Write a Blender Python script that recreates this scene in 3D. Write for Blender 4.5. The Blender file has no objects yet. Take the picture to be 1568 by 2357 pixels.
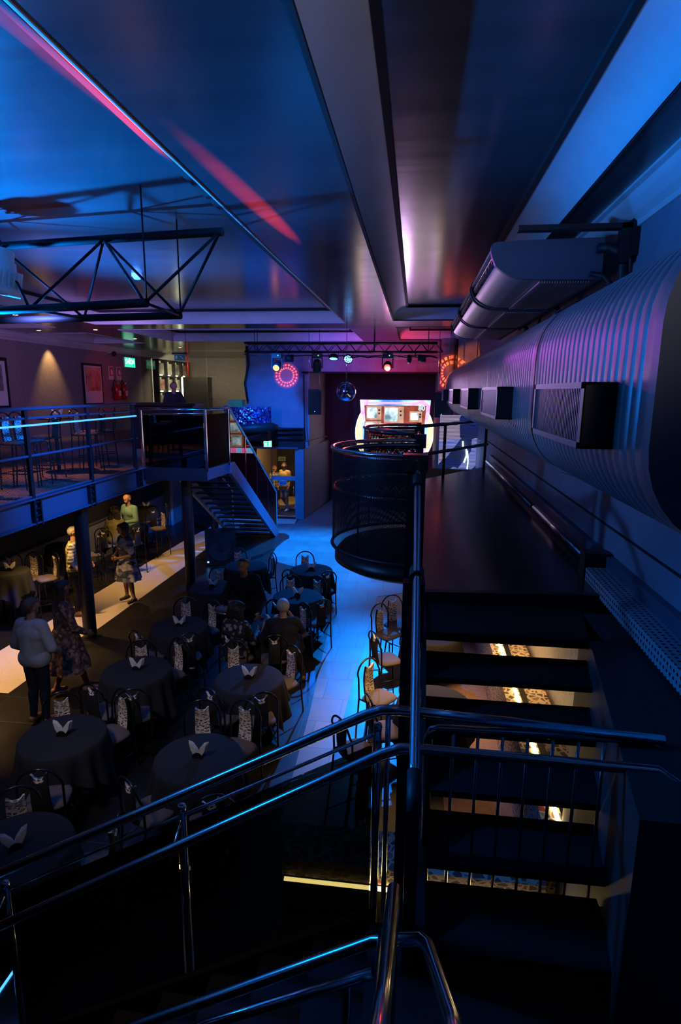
import bpy, bmesh, math, random
import numpy as np
from mathutils import Vector, Matrix
random.seed(7)
PI = math.pi
SC = bpy.context.scene
COL = SC.collection

# ------------------------------------------------------------------ camera
cam_d = bpy.data.cameras.new('camera')
cam = bpy.data.objects.new('camera', cam_d)
COL.objects.link(cam)
R = ((0.9921345, -0.03355044, -0.12059646), (0.12488757, 0.19989189, 0.97182628), (0.00849895, 0.97924338, -0.20250967))
m = Matrix(((R[0][0], R[0][1], -R[0][2], 0), (R[1][0], R[1][1], -R[1][2], 0), (R[2][0], R[2][1], -R[2][2], 4.4), (0, 0, 0, 1)))
cam.matrix_world = m
cam_d.sensor_fit = 'VERTICAL'
cam_d.sensor_height = 36
cam_d.lens = 1354.0 / 2357 * 36
cam_d.clip_start = 0.05
cam_d.clip_end = 100
SC.camera = cam
# ------------------------------------------------------------------ world, exposure
w = bpy.data.worlds.new('world'); SC.world = w; w.use_nodes = True
w.node_tree.nodes['Background'].inputs[0].default_value = (0.02, 0.08, 0.5, 1)
w.node_tree.nodes['Background'].inputs[1].default_value = 0.02
SC.view_settings.view_transform = 'Standard'
SC.view_settings.look = 'None'
SC.view_settings.gamma = 1
SC.view_settings.use_curve_mapping = False
SC.view_settings.exposure = 0.0
SC.cycles.max_bounces = 6
SC.cycles.diffuse_bounces = 3
SC.cycles.glossy_bounces = 3
SC.cycles.transparent_max_bounces = 16
SC.cycles.caustics_reflective = False
SC.cycles.caustics_refractive = False
SC.cycles.sample_clamp_indirect = 4
SC.cycles.use_denoising = True

# ------------------------------------------------------------------ lights
def aim(o, tgt):
    d = Vector(tgt) - o.location
    o.rotation_euler = d.to_track_quat('-Z', 'Y').to_euler()
def spot(loc, tgt, col, e, ang=60, blend=0.6, size=0.06):
    l = bpy.data.lights.new('spot_light', 'SPOT'); l.energy = e; l.color = col
    l.spot_size = math.radians(ang); l.spot_blend = blend; l.shadow_soft_size = size
    o = bpy.data.objects.new('spot_light', l); COL.objects.link(o); o.location = loc; aim(o, tgt)
    return o
def area(loc, tgt, col, e, sx, sy=None):
    l = bpy.data.lights.new('area_light', 'AREA'); l.energy = e; l.color = col
    l.shape = 'RECTANGLE'; l.size = sx; l.size_y = sy or sx
    o = bpy.data.objects.new('area_light', l); COL.objects.link(o); o.location = loc; aim(o, tgt)
    return o
BLUE = (0.0, 0.15, 1.0); AZURE = (0.0, 0.22, 1.0); RED = (1.0, 0.03, 0.02); WARM = (1.0, 0.56, 0.18)
# stage pars washing the dance floor
spot((-1.91, 16.6, 5.1), (-2.5, 15.4, 0), AZURE, 7500, 78, 0.9)
spot((-0.9, 16.6, 5.1), (-0.85, 8.0, 0), AZURE, 5400, 30, 1.0)
spot((-2.6, 16.6, 5.1), (-2.6, 10.8, 0), BLUE, 1600, 32, 1.0)
# blue floods, mostly added without lamp bodies: up to the coffer, and over to the duct wall
spot((-5.35, 6.3, 4.2), (-4.0, 5.0, 6.2), AZURE, 5200, 100, 1.0, 0.05)
spot((-5.3, 5.0, 4.3), (-2.6, 4.9, 6.2), AZURE, 420, 60, 1.0, 0.12)
spot((-4.6, 3.4, 4.9), (1.7, 4.0, 5.9), AZURE, 160, 56, 0.9, 0.15)
spot((1.15, 1.5, 5.12), (0.98, 4.6, 6.3), AZURE, 24, 44, 1.0, 0.1)  # added out of view to brighten the right cove and crown
spot((-4.8, 8.6, 4.2), (-4.2, 8.6, 6.2), AZURE, 1400, 110, 1.0, 0.1)
spot((-4.6, 3.4, 4.9), (0.9, 6.0, 4.3), (0.06, 0.24, 0.8), 520, 60, 1.0, 0.15)
spot((-4.6, 3.4, 4.9), (-0.6, 2.7, 2.5), AZURE, 900, 50, 1.0, 0.2)  # added to put blue highlights on the near rails
spot((-4.6, 6.4, 5.3), (-3.8, 14.6, 6.2), (0.16, 0.22, 1.0), 1300, 96, 1.0, 0.15)  # added to brighten the far cove faces
# pars facing the far wall, the stair side and the gallery edge
spot((-4.2, 15.0, 5.6), (-4.6, 19.7, 1.8), BLUE, 1500, 80, 1.0, 0.1)
spot((-1.9, 8.5, 5.8), (-5.5, 8.6, 3.2), BLUE, 2600, 44, 1.0, 0.1)
spot((-1.9, 8.5, 5.8), (-4.9, 12.4, 2.9), BLUE, 2400, 40, 1.0, 0.1)
spot((-1.7, 12.0, 5.8), (-4.1, 15.0, 2.2), BLUE, 3000, 44, 1.0, 0.1)
# purple beam over the duct, violet wash on the far ceiling
spot((-2.0, 12.5, 5.6), (1.0, 4.4, 5.05), (0.75, 0.12, 0.9), 170, 13, 0.9)
spot((-0.6, 17.5, 4.4), (-0.9, 14.4, 5.95), (0.85, 0.5, 1.0), 140, 90, 1.0, 0.3)
# red heads and added spots: glow on the drape, long grazing streaks on the ceiling, wash on the upper left wall
spot((-0.81, 16.7, 5.0), (-0.3, 23.4, 4.8), RED, 2500, 80, 1.0)
spot((-0.81, 16.4, 5.0), (-0.45, 6.2, 3.5), RED, 1300, 8, 1.0)
spot((-0.7, 15.0, 5.7), (-0.86, 6.1, 3.83), RED, 1600, 5, 1.0, 0.03)  # extra spot with no head, added to redden the pulpit rim
spot((-5.4, 12.0, 5.3), (-11.5, 17.0, 4.6), (0.45, 0.22, 0.8), 420, 90, 1.0)  # violet spot added to tint the upper left wall
spot((-0.7, 17.6, 4.9), (-0.5, 19.7, 5.4), (1.0, 0.04, 0.12), 120, 130, 1.0)  # red spot added to colour the lintel
spot((-2.6, 17.4, 5.2), (-2.4, 19.7, 5.4), (0.25, 0.10, 1.0), 120, 120, 1.0)  # violet spot added to colour the lintel
spot((-0.60, 16.4, 5.12), (-1.40, 5.4, 5.95), RED, 300000, 1.2, 1.0, 0.01)
spot((-1.25, 16.4, 5.12), (-2.08, 3.4, 6.22), RED, 240000, 1.0, 1.0, 0.01)
spot((-4.0, 16.7, 5.0), (-11.5, 21.2, 4.7), RED, 420, 22, 1.0)
spot((-0.5, 16.7, 5.0), (1.45, 18.1, 5.1), (1.0, 0.2, 0.02), 260, 34, 0.6, 0.02)
# unseen neutral spots near the camera, added to light the near cove and tables
spot((1.3, 0.2, 4.9), (-0.5, 3.6, 6.1), (0.9, 0.85, 0.9), 60, 80, 1.0, 0.2)
spot((-3.4, 2.2, 5.7), (-3.1, 6.3, 0.5), (1.0, 0.84, 0.76), 260, 46, 1.0, 0.4)
spot((-3.6, 2.6, 5.6), (-1.9, 2.7, 1.7), (1.0, 0.58, 0.16), 90, 40, 1.0, 0.15)  # unseen warm spot added for gold highlights on the near rails
# warm downlights below the gallery
for yy, e in ((7.2, 330), (9.6, 240), (12.2, 160), (15.0, 60)):
    spot((-6.5, yy, 2.42), (-6.3, yy + 0.2, 0), WARM, e * 0.9, 96, 0.9, 0.05)
spot((-7.0, 13.0, 2.42), (-7.3, 13.9, 0.9), WARM, 80, 90, 0.9, 0.05)
# amber lamps over the gallery tables
for yy in (7.6, 10.6): spot((-7.4, yy, 5.85), (-6.9, yy, 2.8), (1.0, 0.35, 0.12), 420, 60, 1.0)
# lobby behind the glass door, bar lounge under the podium, upper booth
spot((-4.7, 20.3, 2.7), (-4.8, 22.6, 0.6), WARM, 220, 120, 0.9)
area((1.15, 7.4, 2.5), (1.25, 7.4, 0), WARM, 62, 0.9, 4.6).data.spread = math.radians(95)
area((-9.6, 26.2, 5.7), (-9.9, 27.6, 3), (1.0, 0.85, 0.5), 110, 2.4, 1.5)
def gobo(loc, tgt, col, e, ang, r1, r2, dots=20):
    """moving-head lamp with a ring-of-dots gobo"""
    o = spot(loc, tgt, col, e, ang, 0.0, 0.004); l = o.data; l.use_nodes = True; t = l.node_tree; em = t.nodes['Emission']
    def mth(op, a, b=None, c=None):
        n = t.nodes.new('ShaderNodeMath'); n.operation = op
        for i, q in enumerate((a, b, c)):
            if q is None: continue
            if isinstance(q, (int, float)): n.inputs[i].default_value = q
            else: t.links.new(q, n.inputs[i])
        return n.outputs[0]
    tc = t.nodes.new('ShaderNodeTexCoord'); sx = t.nodes.new('ShaderNodeSeparateXYZ'); t.links.new(tc.outputs['Normal'], sx.inputs[0])
    az = mth('ABSOLUTE', sx.outputs[2]); u = mth('DIVIDE', sx.outputs[0], az); v = mth('DIVIDE', sx.outputs[1], az)
    r = mth('SQRT', mth('ADD', mth('MULTIPLY', u, u), mth('MULTIPLY', v, v))); a_ = mth('ARCTAN2', v, u)
    fr = mth('ABSOLUTE', mth('SUBTRACT', mth('FRACT', mth('ADD', mth('MULTIPLY', a_, dots / (2 * PI)), 10.25)), 0.5))
    da = mth('LESS_THAN', fr, 0.30)
    w_ = (r2 - r1) * 0.30
    d1 = mth('LESS_THAN', mth('ABSOLUTE', mth('SUBTRACT', r, r1)), w_); d2 = mth('LESS_THAN', mth('ABSOLUTE', mth('SUBTRACT', r, r2)), w_)
    mk = mth('ADD', mth('MULTIPLY', da, mth('MAXIMUM', d1, d2)), mth('MULTIPLY', mth('LESS_THAN', r, r2 * 1.25), 0.05))
    t.links.new(mk, em.inputs['Strength'])
    return o
gobo((-3.95, 17.3, 4.95), (-4.29, 19.7, 4.87), (1.0, 0.06, 0.015), 2200, 24, 0.100, 0.140)
gobo((-0.2, 16.5, 5.0), (1.05, 18.4, 4.95), (1.0, 0.10, 0.02), 1800, 30, 0.13, 0.20)

# ------------------------------------------------------------------ materials
def pm(name, col, rough=0.5, metal=0.0, spec=0.5, emit=None, es=0.0, coat=0.0):
    mt = bpy.data.materials.new(name); mt.use_nodes = True
    b = mt.node_tree.nodes['Principled BSDF']
    b.inputs['Base Color'].default_value = (*col, 1)
    b.inputs['Roughness'].default_value = rough
    b.inputs['Metallic'].default_value = metal
    b.inputs['Specular IOR Level'].default_value = spec
    b.inputs['Coat Weight'].default_value = coat
    if emit:
        b.inputs['Emission Color'].default_value = (*emit, 1)
        b.inputs['Emission Strength'].default_value = es
    return mt
class NT:
    def __init__(s, mt):
        s.t = mt.node_tree; s.b = s.t.nodes['Principled BSDF']
    def n(s, ty, **kw):
        nd = s.t.nodes.new(ty)
        for k, v in kw.items():
            if k in nd.inputs and not hasattr(nd, k): nd.inputs[k].default_value = v
            else: setattr(nd, k, v)
        return nd
    def l(s, a, b): s.t.links.new(a, b)
def coords(nt, kind='Object', scale=(1, 1, 1), rot=(0, 0, 0)):
    tc = nt.n('ShaderNodeTexCoord'); mp = nt.n('ShaderNodeMapping')
    mp.inputs['Scale'].default_value = scale; mp.inputs['Rotation'].default_value = rot
    nt.l(tc.outputs[kind], mp.inputs['Vector']); return mp.outputs['Vector']
def ramp(nt, fac, stops, const=False):
    r = nt.n('ShaderNodeValToRGB'); cr = r.color_ramp
    if const: cr.interpolation = 'CONSTANT'
    while len(cr.elements) < len(stops): cr.elements.new(0.5)
    for e, (p, c) in zip(cr.elements, stops): e.position = p; e.color = (*c, 1)
    nt.l(fac, r.inputs[0]); return r.outputs[0]
def noisy(name, c0, c1, scale=8, rough=0.6, metal=0, bump=0.0, stretch=(1, 1, 1), spec=0.5, detail=4, rvar=0.0):
    mt = pm(name, c0, rough, metal, spec); nt = NT(mt)
    v = coords(nt, scale=stretch)
    no = nt.n('ShaderNodeTexNoise'); no.inputs['Scale'].default_value = scale; no.inputs['Detail'].default_value = detail
    nt.l(v, no.inputs['Vector'])
    nt.l(ramp(nt, no.outputs[0], [(0.3, c0), (0.7, c1)]), nt.b.inputs['Base Color'])
    if bump:
        bp = nt.n('ShaderNodeBump'); bp.inputs['Strength'].default_value = bump; bp.inputs['Distance'].default_value = 0.02
        nt.l(no.outputs[0], bp.inputs['Height']); nt.l(bp.outputs[0], nt.b.inputs['Normal'])
    if rvar:
        r2 = nt.n('ShaderNodeMapRange'); r2.inputs[3].default_value = rough - rvar; r2.inputs[4].default_value = rough + rvar
        nt.l(no.outputs[0], r2.inputs[0]); nt.l(r2.outputs[0], nt.b.inputs['Roughness'])
    return mt
def tiles(name, c0, c1, mortar, bw=0.6, rh=0.6, rough=0.35, off=0.5, rot=0.0, rv=1.0):
    mt = pm(name, c0, rough); nt = NT(mt)
    v = coords(nt, rot=(0, 0, rot))
    b = nt.n('ShaderNodeTexBrick'); b.offset = off
    b.inputs['Scale'].default_value = 1; b.inputs['Brick Width'].default_value = bw; b.inputs['Row Height'].default_value = rh
    b.inputs['Mortar Size'].default_value = 0.006; b.inputs['Mortar Smooth'].default_value = 0.2
    b.inputs['Color1'].default_value = (*c0, 1); b.inputs['Color2'].default_value = (*c1, 1); b.inputs['Mortar'].default_value = (*mortar, 1)
    nt.l(v, b.inputs['Vector'])
    no = nt.n('ShaderNodeTexNoise'); no.inputs['Scale'].default_value = 2.5; no.inputs['Detail'].default_value = 6; nt.l(v, no.inputs['Vector'])
    mx = nt.n('ShaderNodeMix'); mx.data_type = 'RGBA'; mx.blend_type = 'MULTIPLY'; mx.inputs[0].default_value = 0.6
    nt.l(b.outputs[0], mx.inputs[6]); nt.l(ramp(nt, no.outputs[0], [(0.3, (0.45, 0.45, 0.45)), (0.7, (1, 1, 1))]), mx.inputs[7])
    nt.l(mx.outputs[2], nt.b.inputs['Base Color'])
    rr = nt.n('ShaderNodeMapRange'); rr.inputs[3].default_value = rough - 0.12 * rv; rr.inputs[4].default_value = rough + 0.15 * rv
    nt.l(no.outputs[0], rr.inputs[0]); nt.l(rr.outputs[0], nt.b.inputs['Roughness'])
    bp = nt.n('ShaderNodeBump'); bp.inputs['Strength'].default_value = 0.3; bp.inputs['Distance'].default_value = 0.004; bp.invert = True
    nt.l(b.outputs[1], bp.inputs['Height']); nt.l(bp.outputs[0], nt.b.inputs['Normal'])
    return mt
def stones(name, kind='UV', sc=(5, 16, 1), cream=(0.75, 0.66, 0.55), rough=0.8, cut=0.16):
    mt = pm(name, cream, rough); nt = NT(mt)
    v = coords(nt, kind, sc)
    vo = nt.n('ShaderNodeTexVoronoi'); vo.feature = 'DISTANCE_TO_EDGE'; vo.inputs['Scale'].default_value = 1; vo.inputs['Randomness'].default_value = 0.75
    vc = nt.n('ShaderNodeTexVoronoi'); vc.inputs['Scale'].default_value = 1; vc.inputs['Randomness'].default_value = 0.75
    nt.l(v, vo.inputs['Vector']); nt.l(v, vc.inputs['Vector'])
    sp = nt.n('ShaderNodeSeparateColor'); nt.l(vc.outputs['Color'], sp.inputs[0])
    c = ramp(nt, sp.outputs[0], [(0.0, (0.07, 0.055, 0.05)), (0.3, (0.16, 0.12, 0.10)), (0.52, (0.10, 0.10, 0.11)), (0.72, (0.30, 0.21, 0.15)), (0.9, (0.42, 0.05, 0.03))], True)
    mk = nt.n('ShaderNodeMath'); mk.operation = 'GREATER_THAN'; mk.inputs[1].default_value = cut; nt.l(vo.outputs['Distance'], mk.inputs[0])
    mx = nt.n('ShaderNodeMix'); mx.data_type = 'RGBA'; mx.inputs[6].default_value = (*cream, 1)
    nt.l(mk.outputs[0], mx.inputs[0]); nt.l(c, mx.inputs[7]); nt.l(mx.outputs[2], nt.b.inputs['Base Color'])
    return mt
def perforated(name, col, sc, thr, rough=0.4, metal=0.6, ang=45):
    """sheet metal with real see-through holes (UV in metres)"""
    mt = pm(name, col, rough, metal); nt = NT(mt)
    v = coords(nt, 'UV', (sc, sc, 1), (0, 0, math.radians(ang)))
    vo = nt.n('ShaderNodeTexVoronoi'); vo.voronoi_dimensions = '2D'; vo.inputs['Scale'].default_value = 1; vo.inputs['Randomness'].default_value = 0
    nt.l(v, vo.inputs['Vector'])
    mk = nt.n('ShaderNodeMath'); mk.operation = 'GREATER_THAN'; mk.inputs[1].default_value = thr; nt.l(vo.outputs['Distance'], mk.inputs[0])
    nt.l(mk.outputs[0], nt.b.inputs['Alpha'])
    return mt
def smoked(name, tint, rough=0.0, ior=1.5):
    mt = bpy.data.materials.new(name); mt.use_nodes = True; t = mt.node_tree; t.nodes.clear()
    o = t.nodes.new('ShaderNodeOutputMaterial'); tr = t.nodes.new('ShaderNodeBsdfTransparent'); gl = t.nodes.new('ShaderNodeBsdfGlossy')
    tr.inputs[0].default_value = (*tint, 1); gl.inputs['Roughness'].default_value = rough
    f = t.nodes.new('ShaderNodeFresnel'); ge = t.nodes.new('ShaderNodeNewGeometry'); mr = t.nodes.new('ShaderNodeMapRange'); mr.inputs[3].default_value = ior; mr.inputs[4].default_value = 1 / ior; t.links.new(ge.outputs['Backfacing'], mr.inputs[0]); t.links.new(mr.outputs[0], f.inputs[0]); mx = t.nodes.new('ShaderNodeMixShader')
    t.links.new(f.outputs[0], mx.inputs[0]); t.links.new(tr.outputs[0], mx.inputs[1]); t.links.new(gl.outputs[0], mx.inputs[2]); t.links.new(mx.outputs[0], o.inputs[0])
    return mt
def glow(name, col, s):
    return pm(name, (0.02, 0.02, 0.02), 0.6, emit=col, es=s)
M = {}
M['ceil'] = noisy('satin_dark_ceiling_paint', (0.055, 0.058, 0.068), (0.075, 0.08, 0.09), 1.4, 0.19, 0, 0.08, (0.3, 2.5, 1), 1.0, 5, 0.04)
M['cove'] = noisy('white_cove_plaster', (0.62, 0.62, 0.65), (0.70, 0.70, 0.72), 3, 0.55)
M['black_gap'] = pm('black_shadow_joint', (0.01, 0.01, 0.012), 0.8)
M['wall_grey'] = noisy('grey_wall_paint', (0.24, 0.24, 0.27), (0.30, 0.30, 0.33), 4, 0.6, 0, 0.03)
M['wall_blue'] = noisy('blue_grey_wall_paint', (0.20, 0.23, 0.32), (0.26, 0.29, 0.38), 3, 0.6)
M['wall_taupe'] = noisy('taupe_wall_paint', (0.30, 0.25, 0.25), (0.38, 0.32, 0.31), 14, 0.75, 0, 0.06)
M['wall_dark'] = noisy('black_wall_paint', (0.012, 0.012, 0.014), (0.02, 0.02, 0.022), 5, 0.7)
M['alcove'] = noisy('dark_plum_drape_paint', (0.035, 0.03, 0.04), (0.05, 0.04, 0.05), 3, 0.8, 0, 0.05, (6, 6, .3))
M['slate'] = tiles('dark_slate_floor_tiles', (0.013, 0.012, 0.012), (0.021, 0.019, 0.018), (0.045, 0.04, 0.035), 0.62, 0.62, 0.34)
M['stone_path'] = tiles('pale_stone_floor_tiles', (0.15, 0.155, 0.165), (0.21, 0.21, 0.22), (0.09, 0.09, 0.10), 0.6, 0.6, 0.42)
M['terrazzo'] = noisy('cream_terrazzo', (0.62, 0.52, 0.42), (0.76, 0.66, 0.55), 60, 0.5)
M['podium_floor'] = tiles('polished_dark_board_floor', (0.016, 0.016, 0.020), (0.020, 0.020, 0.024), (0.006, 0.006, 0.006), 1.2, 0.42, 0.22, 0.5, 0.0, 0.25)
M['black_steel'] = pm('black_painted_steel', (0.012, 0.012, 0.015), 0.42, 0.2)
M['truss_black'] = pm('matt_black_truss_paint', (0.008, 0.008, 0.01), 0.65, 0.0, 0.2)
M['blue_steel'] = pm('satin_grey_blue_steel', (0.10, 0.13, 0.20), 0.45, 0.3)
M['chrome'] = pm('polished_stainless_steel', (0.62, 0.62, 0.65), 0.17, 1.0)
M['dark_chrome'] = pm('dark_polished_tube', (0.36, 0.36, 0.38), 0.20, 1.0)
M['galv'] = noisy('galvanised_duct_sheet', (0.36, 0.37, 0.40), (0.44, 0.45, 0.48), 3, 0.42, 0.55, 0.0, (1, 1, 1))
M['grille'] = pm('duct_grille_metal', (0.55, 0.56, 0.60), 0.4, 0.6)
M['ac_grey'] = pm('air_conditioner_plastic', (0.42, 0.41, 0.43), 0.38)
M['rubber'] = pm('black_rubber', (0.015, 0.015, 0.017), 0.55)
M['cloth'] = noisy('charcoal_tablecloth_fabric', (0.028, 0.029, 0.033), (0.038, 0.039, 0.044), 220, 0.95, 0, 0.1, spec=0.12)
M['napkin'] = pm('white_napkin_paper', (0.82, 0.80, 0.80), 0.8)
M['holder'] = pm('black_holder_plastic', (0.015, 0.015, 0.015), 0.35)
M['chair_tube'] = pm('black_gloss_tube', (0.012, 0.012, 0.014), 0.22, 0.3, coat=0.5)
M['chair_back'] = pm('black_chair_fabric', (0.016, 0.016, 0.018), 0.75)
M['seat'] = noisy('taupe_seat_fabric', (0.13, 0.10, 0.095), (0.18, 0.145, 0.13), 160, 0.9, 0, 0.1)
M['pebble'] = stones('pebble_print_fabric', 'UV', (19, 44, 1), (0.95, 0.86, 0.78), cut=0.13)
M['pebble_wall'] = stones('pebble_cladding', 'Object', (12, 12, 26), (0.62, 0.50, 0.36), cut=0.10)
M['mesh_metal'] = perforated('black_perforated_steel', (0.02, 0.02, 0.025), 76, 0.31)
M['mesh_fine'] = perforated('fine_perforated_steel', (0.02, 0.02, 0.024), 42, 0.43)
M['tray_metal'] = perforated('galvanised_cable_tray', (0.45, 0.48, 0.55), 22, 0.24, 0.5, 0.4, 0)
M['smoke'] = smoked('smoked_glass', (0.12, 0.12, 0.13), 0.0, 1.9)
M['smoke_near'] = smoked('dark_balustrade_glass', (0.19, 0.20, 0.17))
M['clear'] = smoked('clear_glass', (0.85, 0.88, 0.86))
M['blue_led'] = glow('blue_led_strip', (0.05, 0.30, 1.0), 2.6)
M['blue_led2'] = glow('blue_led_strip_soft', (0.0, 0.12, 1.0), 2.5)
M['warm_led'] = glow('warm_led_strip', (1.0, 0.72, 0.28), 22)
M['downlight'] = glow('warm_downlight', (1.0, 0.7, 0.35), 12)
M['red_lens'] = glow('red_lamp_lens', (1.0, 0.035, 0.02), 7)
M['orange_lens'] = glow('orange_lamp_lens', (1.0, 0.22, 0.05), 4.5)
M['blue_lens'] = glow('blue_lamp_lens', (0.12, 0.42, 1.0), 8)
M['green_led'] = glow('green_led', (0.1, 1.0, 0.3), 4)
M['brown_carpet'] = noisy('brown_carpet', (0.20, 0.12, 0.09), (0.26, 0.16, 0.12), 30, 0.95)
M['wood_black'] = noisy('black_counter_laminate', (0.010, 0.009, 0.009), (0.018, 0.016, 0.016), 6, 0.4)
M['white_plastic'] = pm('white_plastic', (0.75, 0.74, 0.72), 0.4)
M['red_paint'] = pm('red_enamel', (0.45, 0.02, 0.015), 0.3)
M['sign_white'] = pm('white_sign_face', (0.8, 0.8, 0.78), 0.5)
M['sign_red'] = pm('red_sign_face', (0.6, 0.03, 0.03), 0.5)
M['sign_green'] = pm('green_sign_face', (0.02, 0.22, 0.10), 0.5)
M['lit_green'] = glow('lit_green_sign', (0.03, 0.75, 0.38), 1.6)
M['lit_mint'] = glow('lit_mint_sign', (0.35, 1.0, 0.75), 2.0)
M['lit_white'] = glow('lit_white_mark', (0.8, 1.0, 0.9), 2.2)

# ------------------------------------------------------------------ mesh builder
class MB:
    def __init__(s): s.v = []; s.f = []; s.sm = []; s.mi = []; s.uv = {}
    def add(s, vs, fs, smooth=False, mi=0):
        b = len(s.v); s.v += [tuple(p) for p in vs]
        for f in fs: s.f.append(tuple(i + b for i in f)); s.sm.append(smooth); s.mi.append(mi)
        return b
    def box(s, lo, hi, mi=0, M4=None):
        x0, y0, z0 = lo; x1, y1, z1 = hi
        vs = [(x0, y0, z0), (x1, y0, z0), (x1, y1, z0), (x0, y1, z0), (x0, y0, z1), (x1, y0, z1), (x1, y1, z1), (x0, y1, z1)]
        if M4 is not None: vs = [tuple(M4 @ Vector(p)) for p in vs]
        s.add(vs, [(0, 3, 2, 1), (4, 5, 6, 7), (0, 1, 5, 4), (1, 2, 6, 5), (2, 3, 7, 6), (3, 0, 4, 7)], False, mi); return s
    def prism(s, poly, z0, z1, mi=0, f=None):
        """poly in xy (or mapped by f(x,y,z)) extruded z0..z1"""
        n = len(poly); g = f or (lambda a, b, c: (a, b, c))
        area2 = sum(poly[i][0] * poly[(i + 1) % n][1] - poly[(i + 1) % n][0] * poly[i][1] for i in range(n))
        if area2 < 0: poly = poly[::-1]
        vs = [g(a, b, z0) for a, b in poly] + [g(a, b, z1) for a, b in poly]
        fs = [tuple(range(n))[::-1], tuple(range(n, 2 * n))] + [(i, (i + 1) % n, n + (i + 1) % n, n + i) for i in range(n)]
        s.add(vs, fs, False, mi); return s
    def tube(s, pts, r, n=10, closed=False, mi=0, smooth=True, caps=True):
        P = [Vector(p) for p in pts]; N = len(P)
        if isinstance(r, (int, float)): r = [r] * N
        T = []
        for i in range(N):
            a = P[(i - 1) % N] if (closed or i > 0) else P[i]
            b = P[(i + 1) % N] if (closed or i < N - 1) else P[i]
            T.append((b - a).normalized())
        up = Vector((0, 0, 1)) if abs(T[0].z) < 0.9 else Vector((1, 0, 0))
        U = (up - T[0] * up.dot(T[0])).normalized(); vs = []
        for i in range(N):
            U = (U - T[i] * U.dot(T[i])).normalized(); V = T[i].cross(U)
            for k in range(n):
                a = 2 * PI * k / n; vs.append(tuple(P[i] + (U * math.cos(a) + V * math.sin(a)) * r[i]))
        fs = []
        for i in range(N if closed else N - 1):
            j = (i + 1) % N
            for k in range(n): fs.append((i * n + k, i * n + (k + 1) % n, j * n + (k + 1) % n, j * n + k))
        b = s.add(vs, fs, smooth, mi)
        if caps and not closed:
            s.f.append(tuple(b + k for k in range(n))[::-1]); s.sm.append(False); s.mi.append(mi)
            s.f.append(tuple(b + (N - 1) * n + k for k in range(n))); s.sm.append(False); s.mi.append(mi)
        return s
    def lathe(s, prof, c=(0, 0, 0), n=24, a0=0, a1=2 * PI, smooth=True, mi=0, axis='z'):
        full = abs(a1 - a0 - 2 * PI) < 1e-4; m_ = n if full else n + 1; vs = []
        for r, z in prof:
            for k in range(m_):
                a = a0 + (a1 - a0) * k / n; x, y = r * math.cos(a), r * math.sin(a)
                p = (x, y, z) if axis == 'z' else ((x, z, y) if axis == 'y' else (z, x, y))
                vs.append((c[0] + p[0], c[1] + p[1], c[2] + p[2]))
        fs = []
        for i in range(len(prof) - 1):
            for k in range(n):
                k2 = (k + 1) % m_
                fs.append((i * m_ + k, i * m_ + k2, (i + 1) * m_ + k2, (i + 1) * m_ + k))
        s.add(vs, fs, smooth, mi); return s
    def sphere(s, c, r, n=16, mi=0, sc=(1, 1, 1)):
        prof = []
        vs = []; h = n // 2
        for i in range(h + 1):
            t = PI * i / h
            for k in range(n):
                a = 2 * PI * k / n
                vs.append((c[0] + r * sc[0] * math.sin(t) * math.cos(a), c[1] + r * sc[1] * math.sin(t) * math.sin(a), c[2] + r * sc[2] * math.cos(t)))
        fs = [(i * n + k, (i + 1) * n + k, (i + 1) * n + (k + 1) % n, i * n + (k + 1) % n) for i in range(h) for k in range(n)]
        s.add(vs, fs, True, mi); return s
    def sheet(s, fn, nu, nv, uvf=None, smooth=True, mi=0):
        """grid surface fn(u,v) with u,v in 0..1 and uv coordinates uvf(u,v)"""
        vs = [fn(i / nu, j / nv) for j in range(nv + 1) for i in range(nu + 1)]
        b0 = len(s.f)
        s.add(vs, [(j * (nu + 1) + i, j * (nu + 1) + i + 1, (j + 1) * (nu + 1) + i + 1, (j + 1) * (nu + 1) + i) for j in range(nv) for i in range(nu)], smooth, mi)
        if uvf:
            q = b0
            for j in range(nv):
                for i in range(nu):
                    s.uv[q] = [uvf(i / nu, j / nv), uvf((i + 1) / nu, j / nv), uvf((i + 1) / nu, (j + 1) / nv), uvf(i / nu, (j + 1) / nv)]; q += 1
        return s
    def build(s, name, mats, parent=None, **tags):
        me = bpy.data.meshes.new(name)
        if parent is not None:
            off = world_loc(parent); loc = Vector((0, 0, 0))
        else:
            A = np.array(s.v); lo = A.min(0); hi = A.max(0)
            off = Vector(((lo[0] + hi[0]) / 2, (lo[1] + hi[1]) / 2, lo[2])); loc = off
        if tags.pop('origin0', False): off = Vector((0, 0, 0)); loc = off
        me.from_pydata([tuple(Vector(p) - off) for p in s.v], [], s.f)
        for mt in (mats if isinstance(mats, (list, tuple)) else [mats]): me.materials.append(mt)
        me.polygons.foreach_set('use_smooth', s.sm); me.polygons.foreach_set('material_index', s.mi)
        if s.uv:
            ul = me.uv_layers.new(name='UVMap')
            for p in me.polygons:
                if p.index in s.uv:
                    for li, c in zip(p.loop_indices, s.uv[p.index]): ul.data[li].uv = c
        me.update()
        o = bpy.data.objects.new(name, me); COL.objects.link(o); o.location = loc
        if parent is not None: o.parent = parent
        for k, v in tags.items(): o[{'cat': 'category'}.get(k, k)] = v
        return o
def world_loc(o):
    v = Vector((0, 0, 0))
    while o is not None: v += o.location; o = o.parent
    return v
def thing(name, label, cat, loc=(0, 0, 0), rz=0, group=None):
    o = bpy.data.objects.new(name, None); COL.objects.link(o); o.location = loc; o.rotation_euler = (0, 0, rz)
    o.empty_display_size = 0.1
    o['label'] = label; o['category'] = cat
    if group: o['group'] = group
    return o
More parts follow.
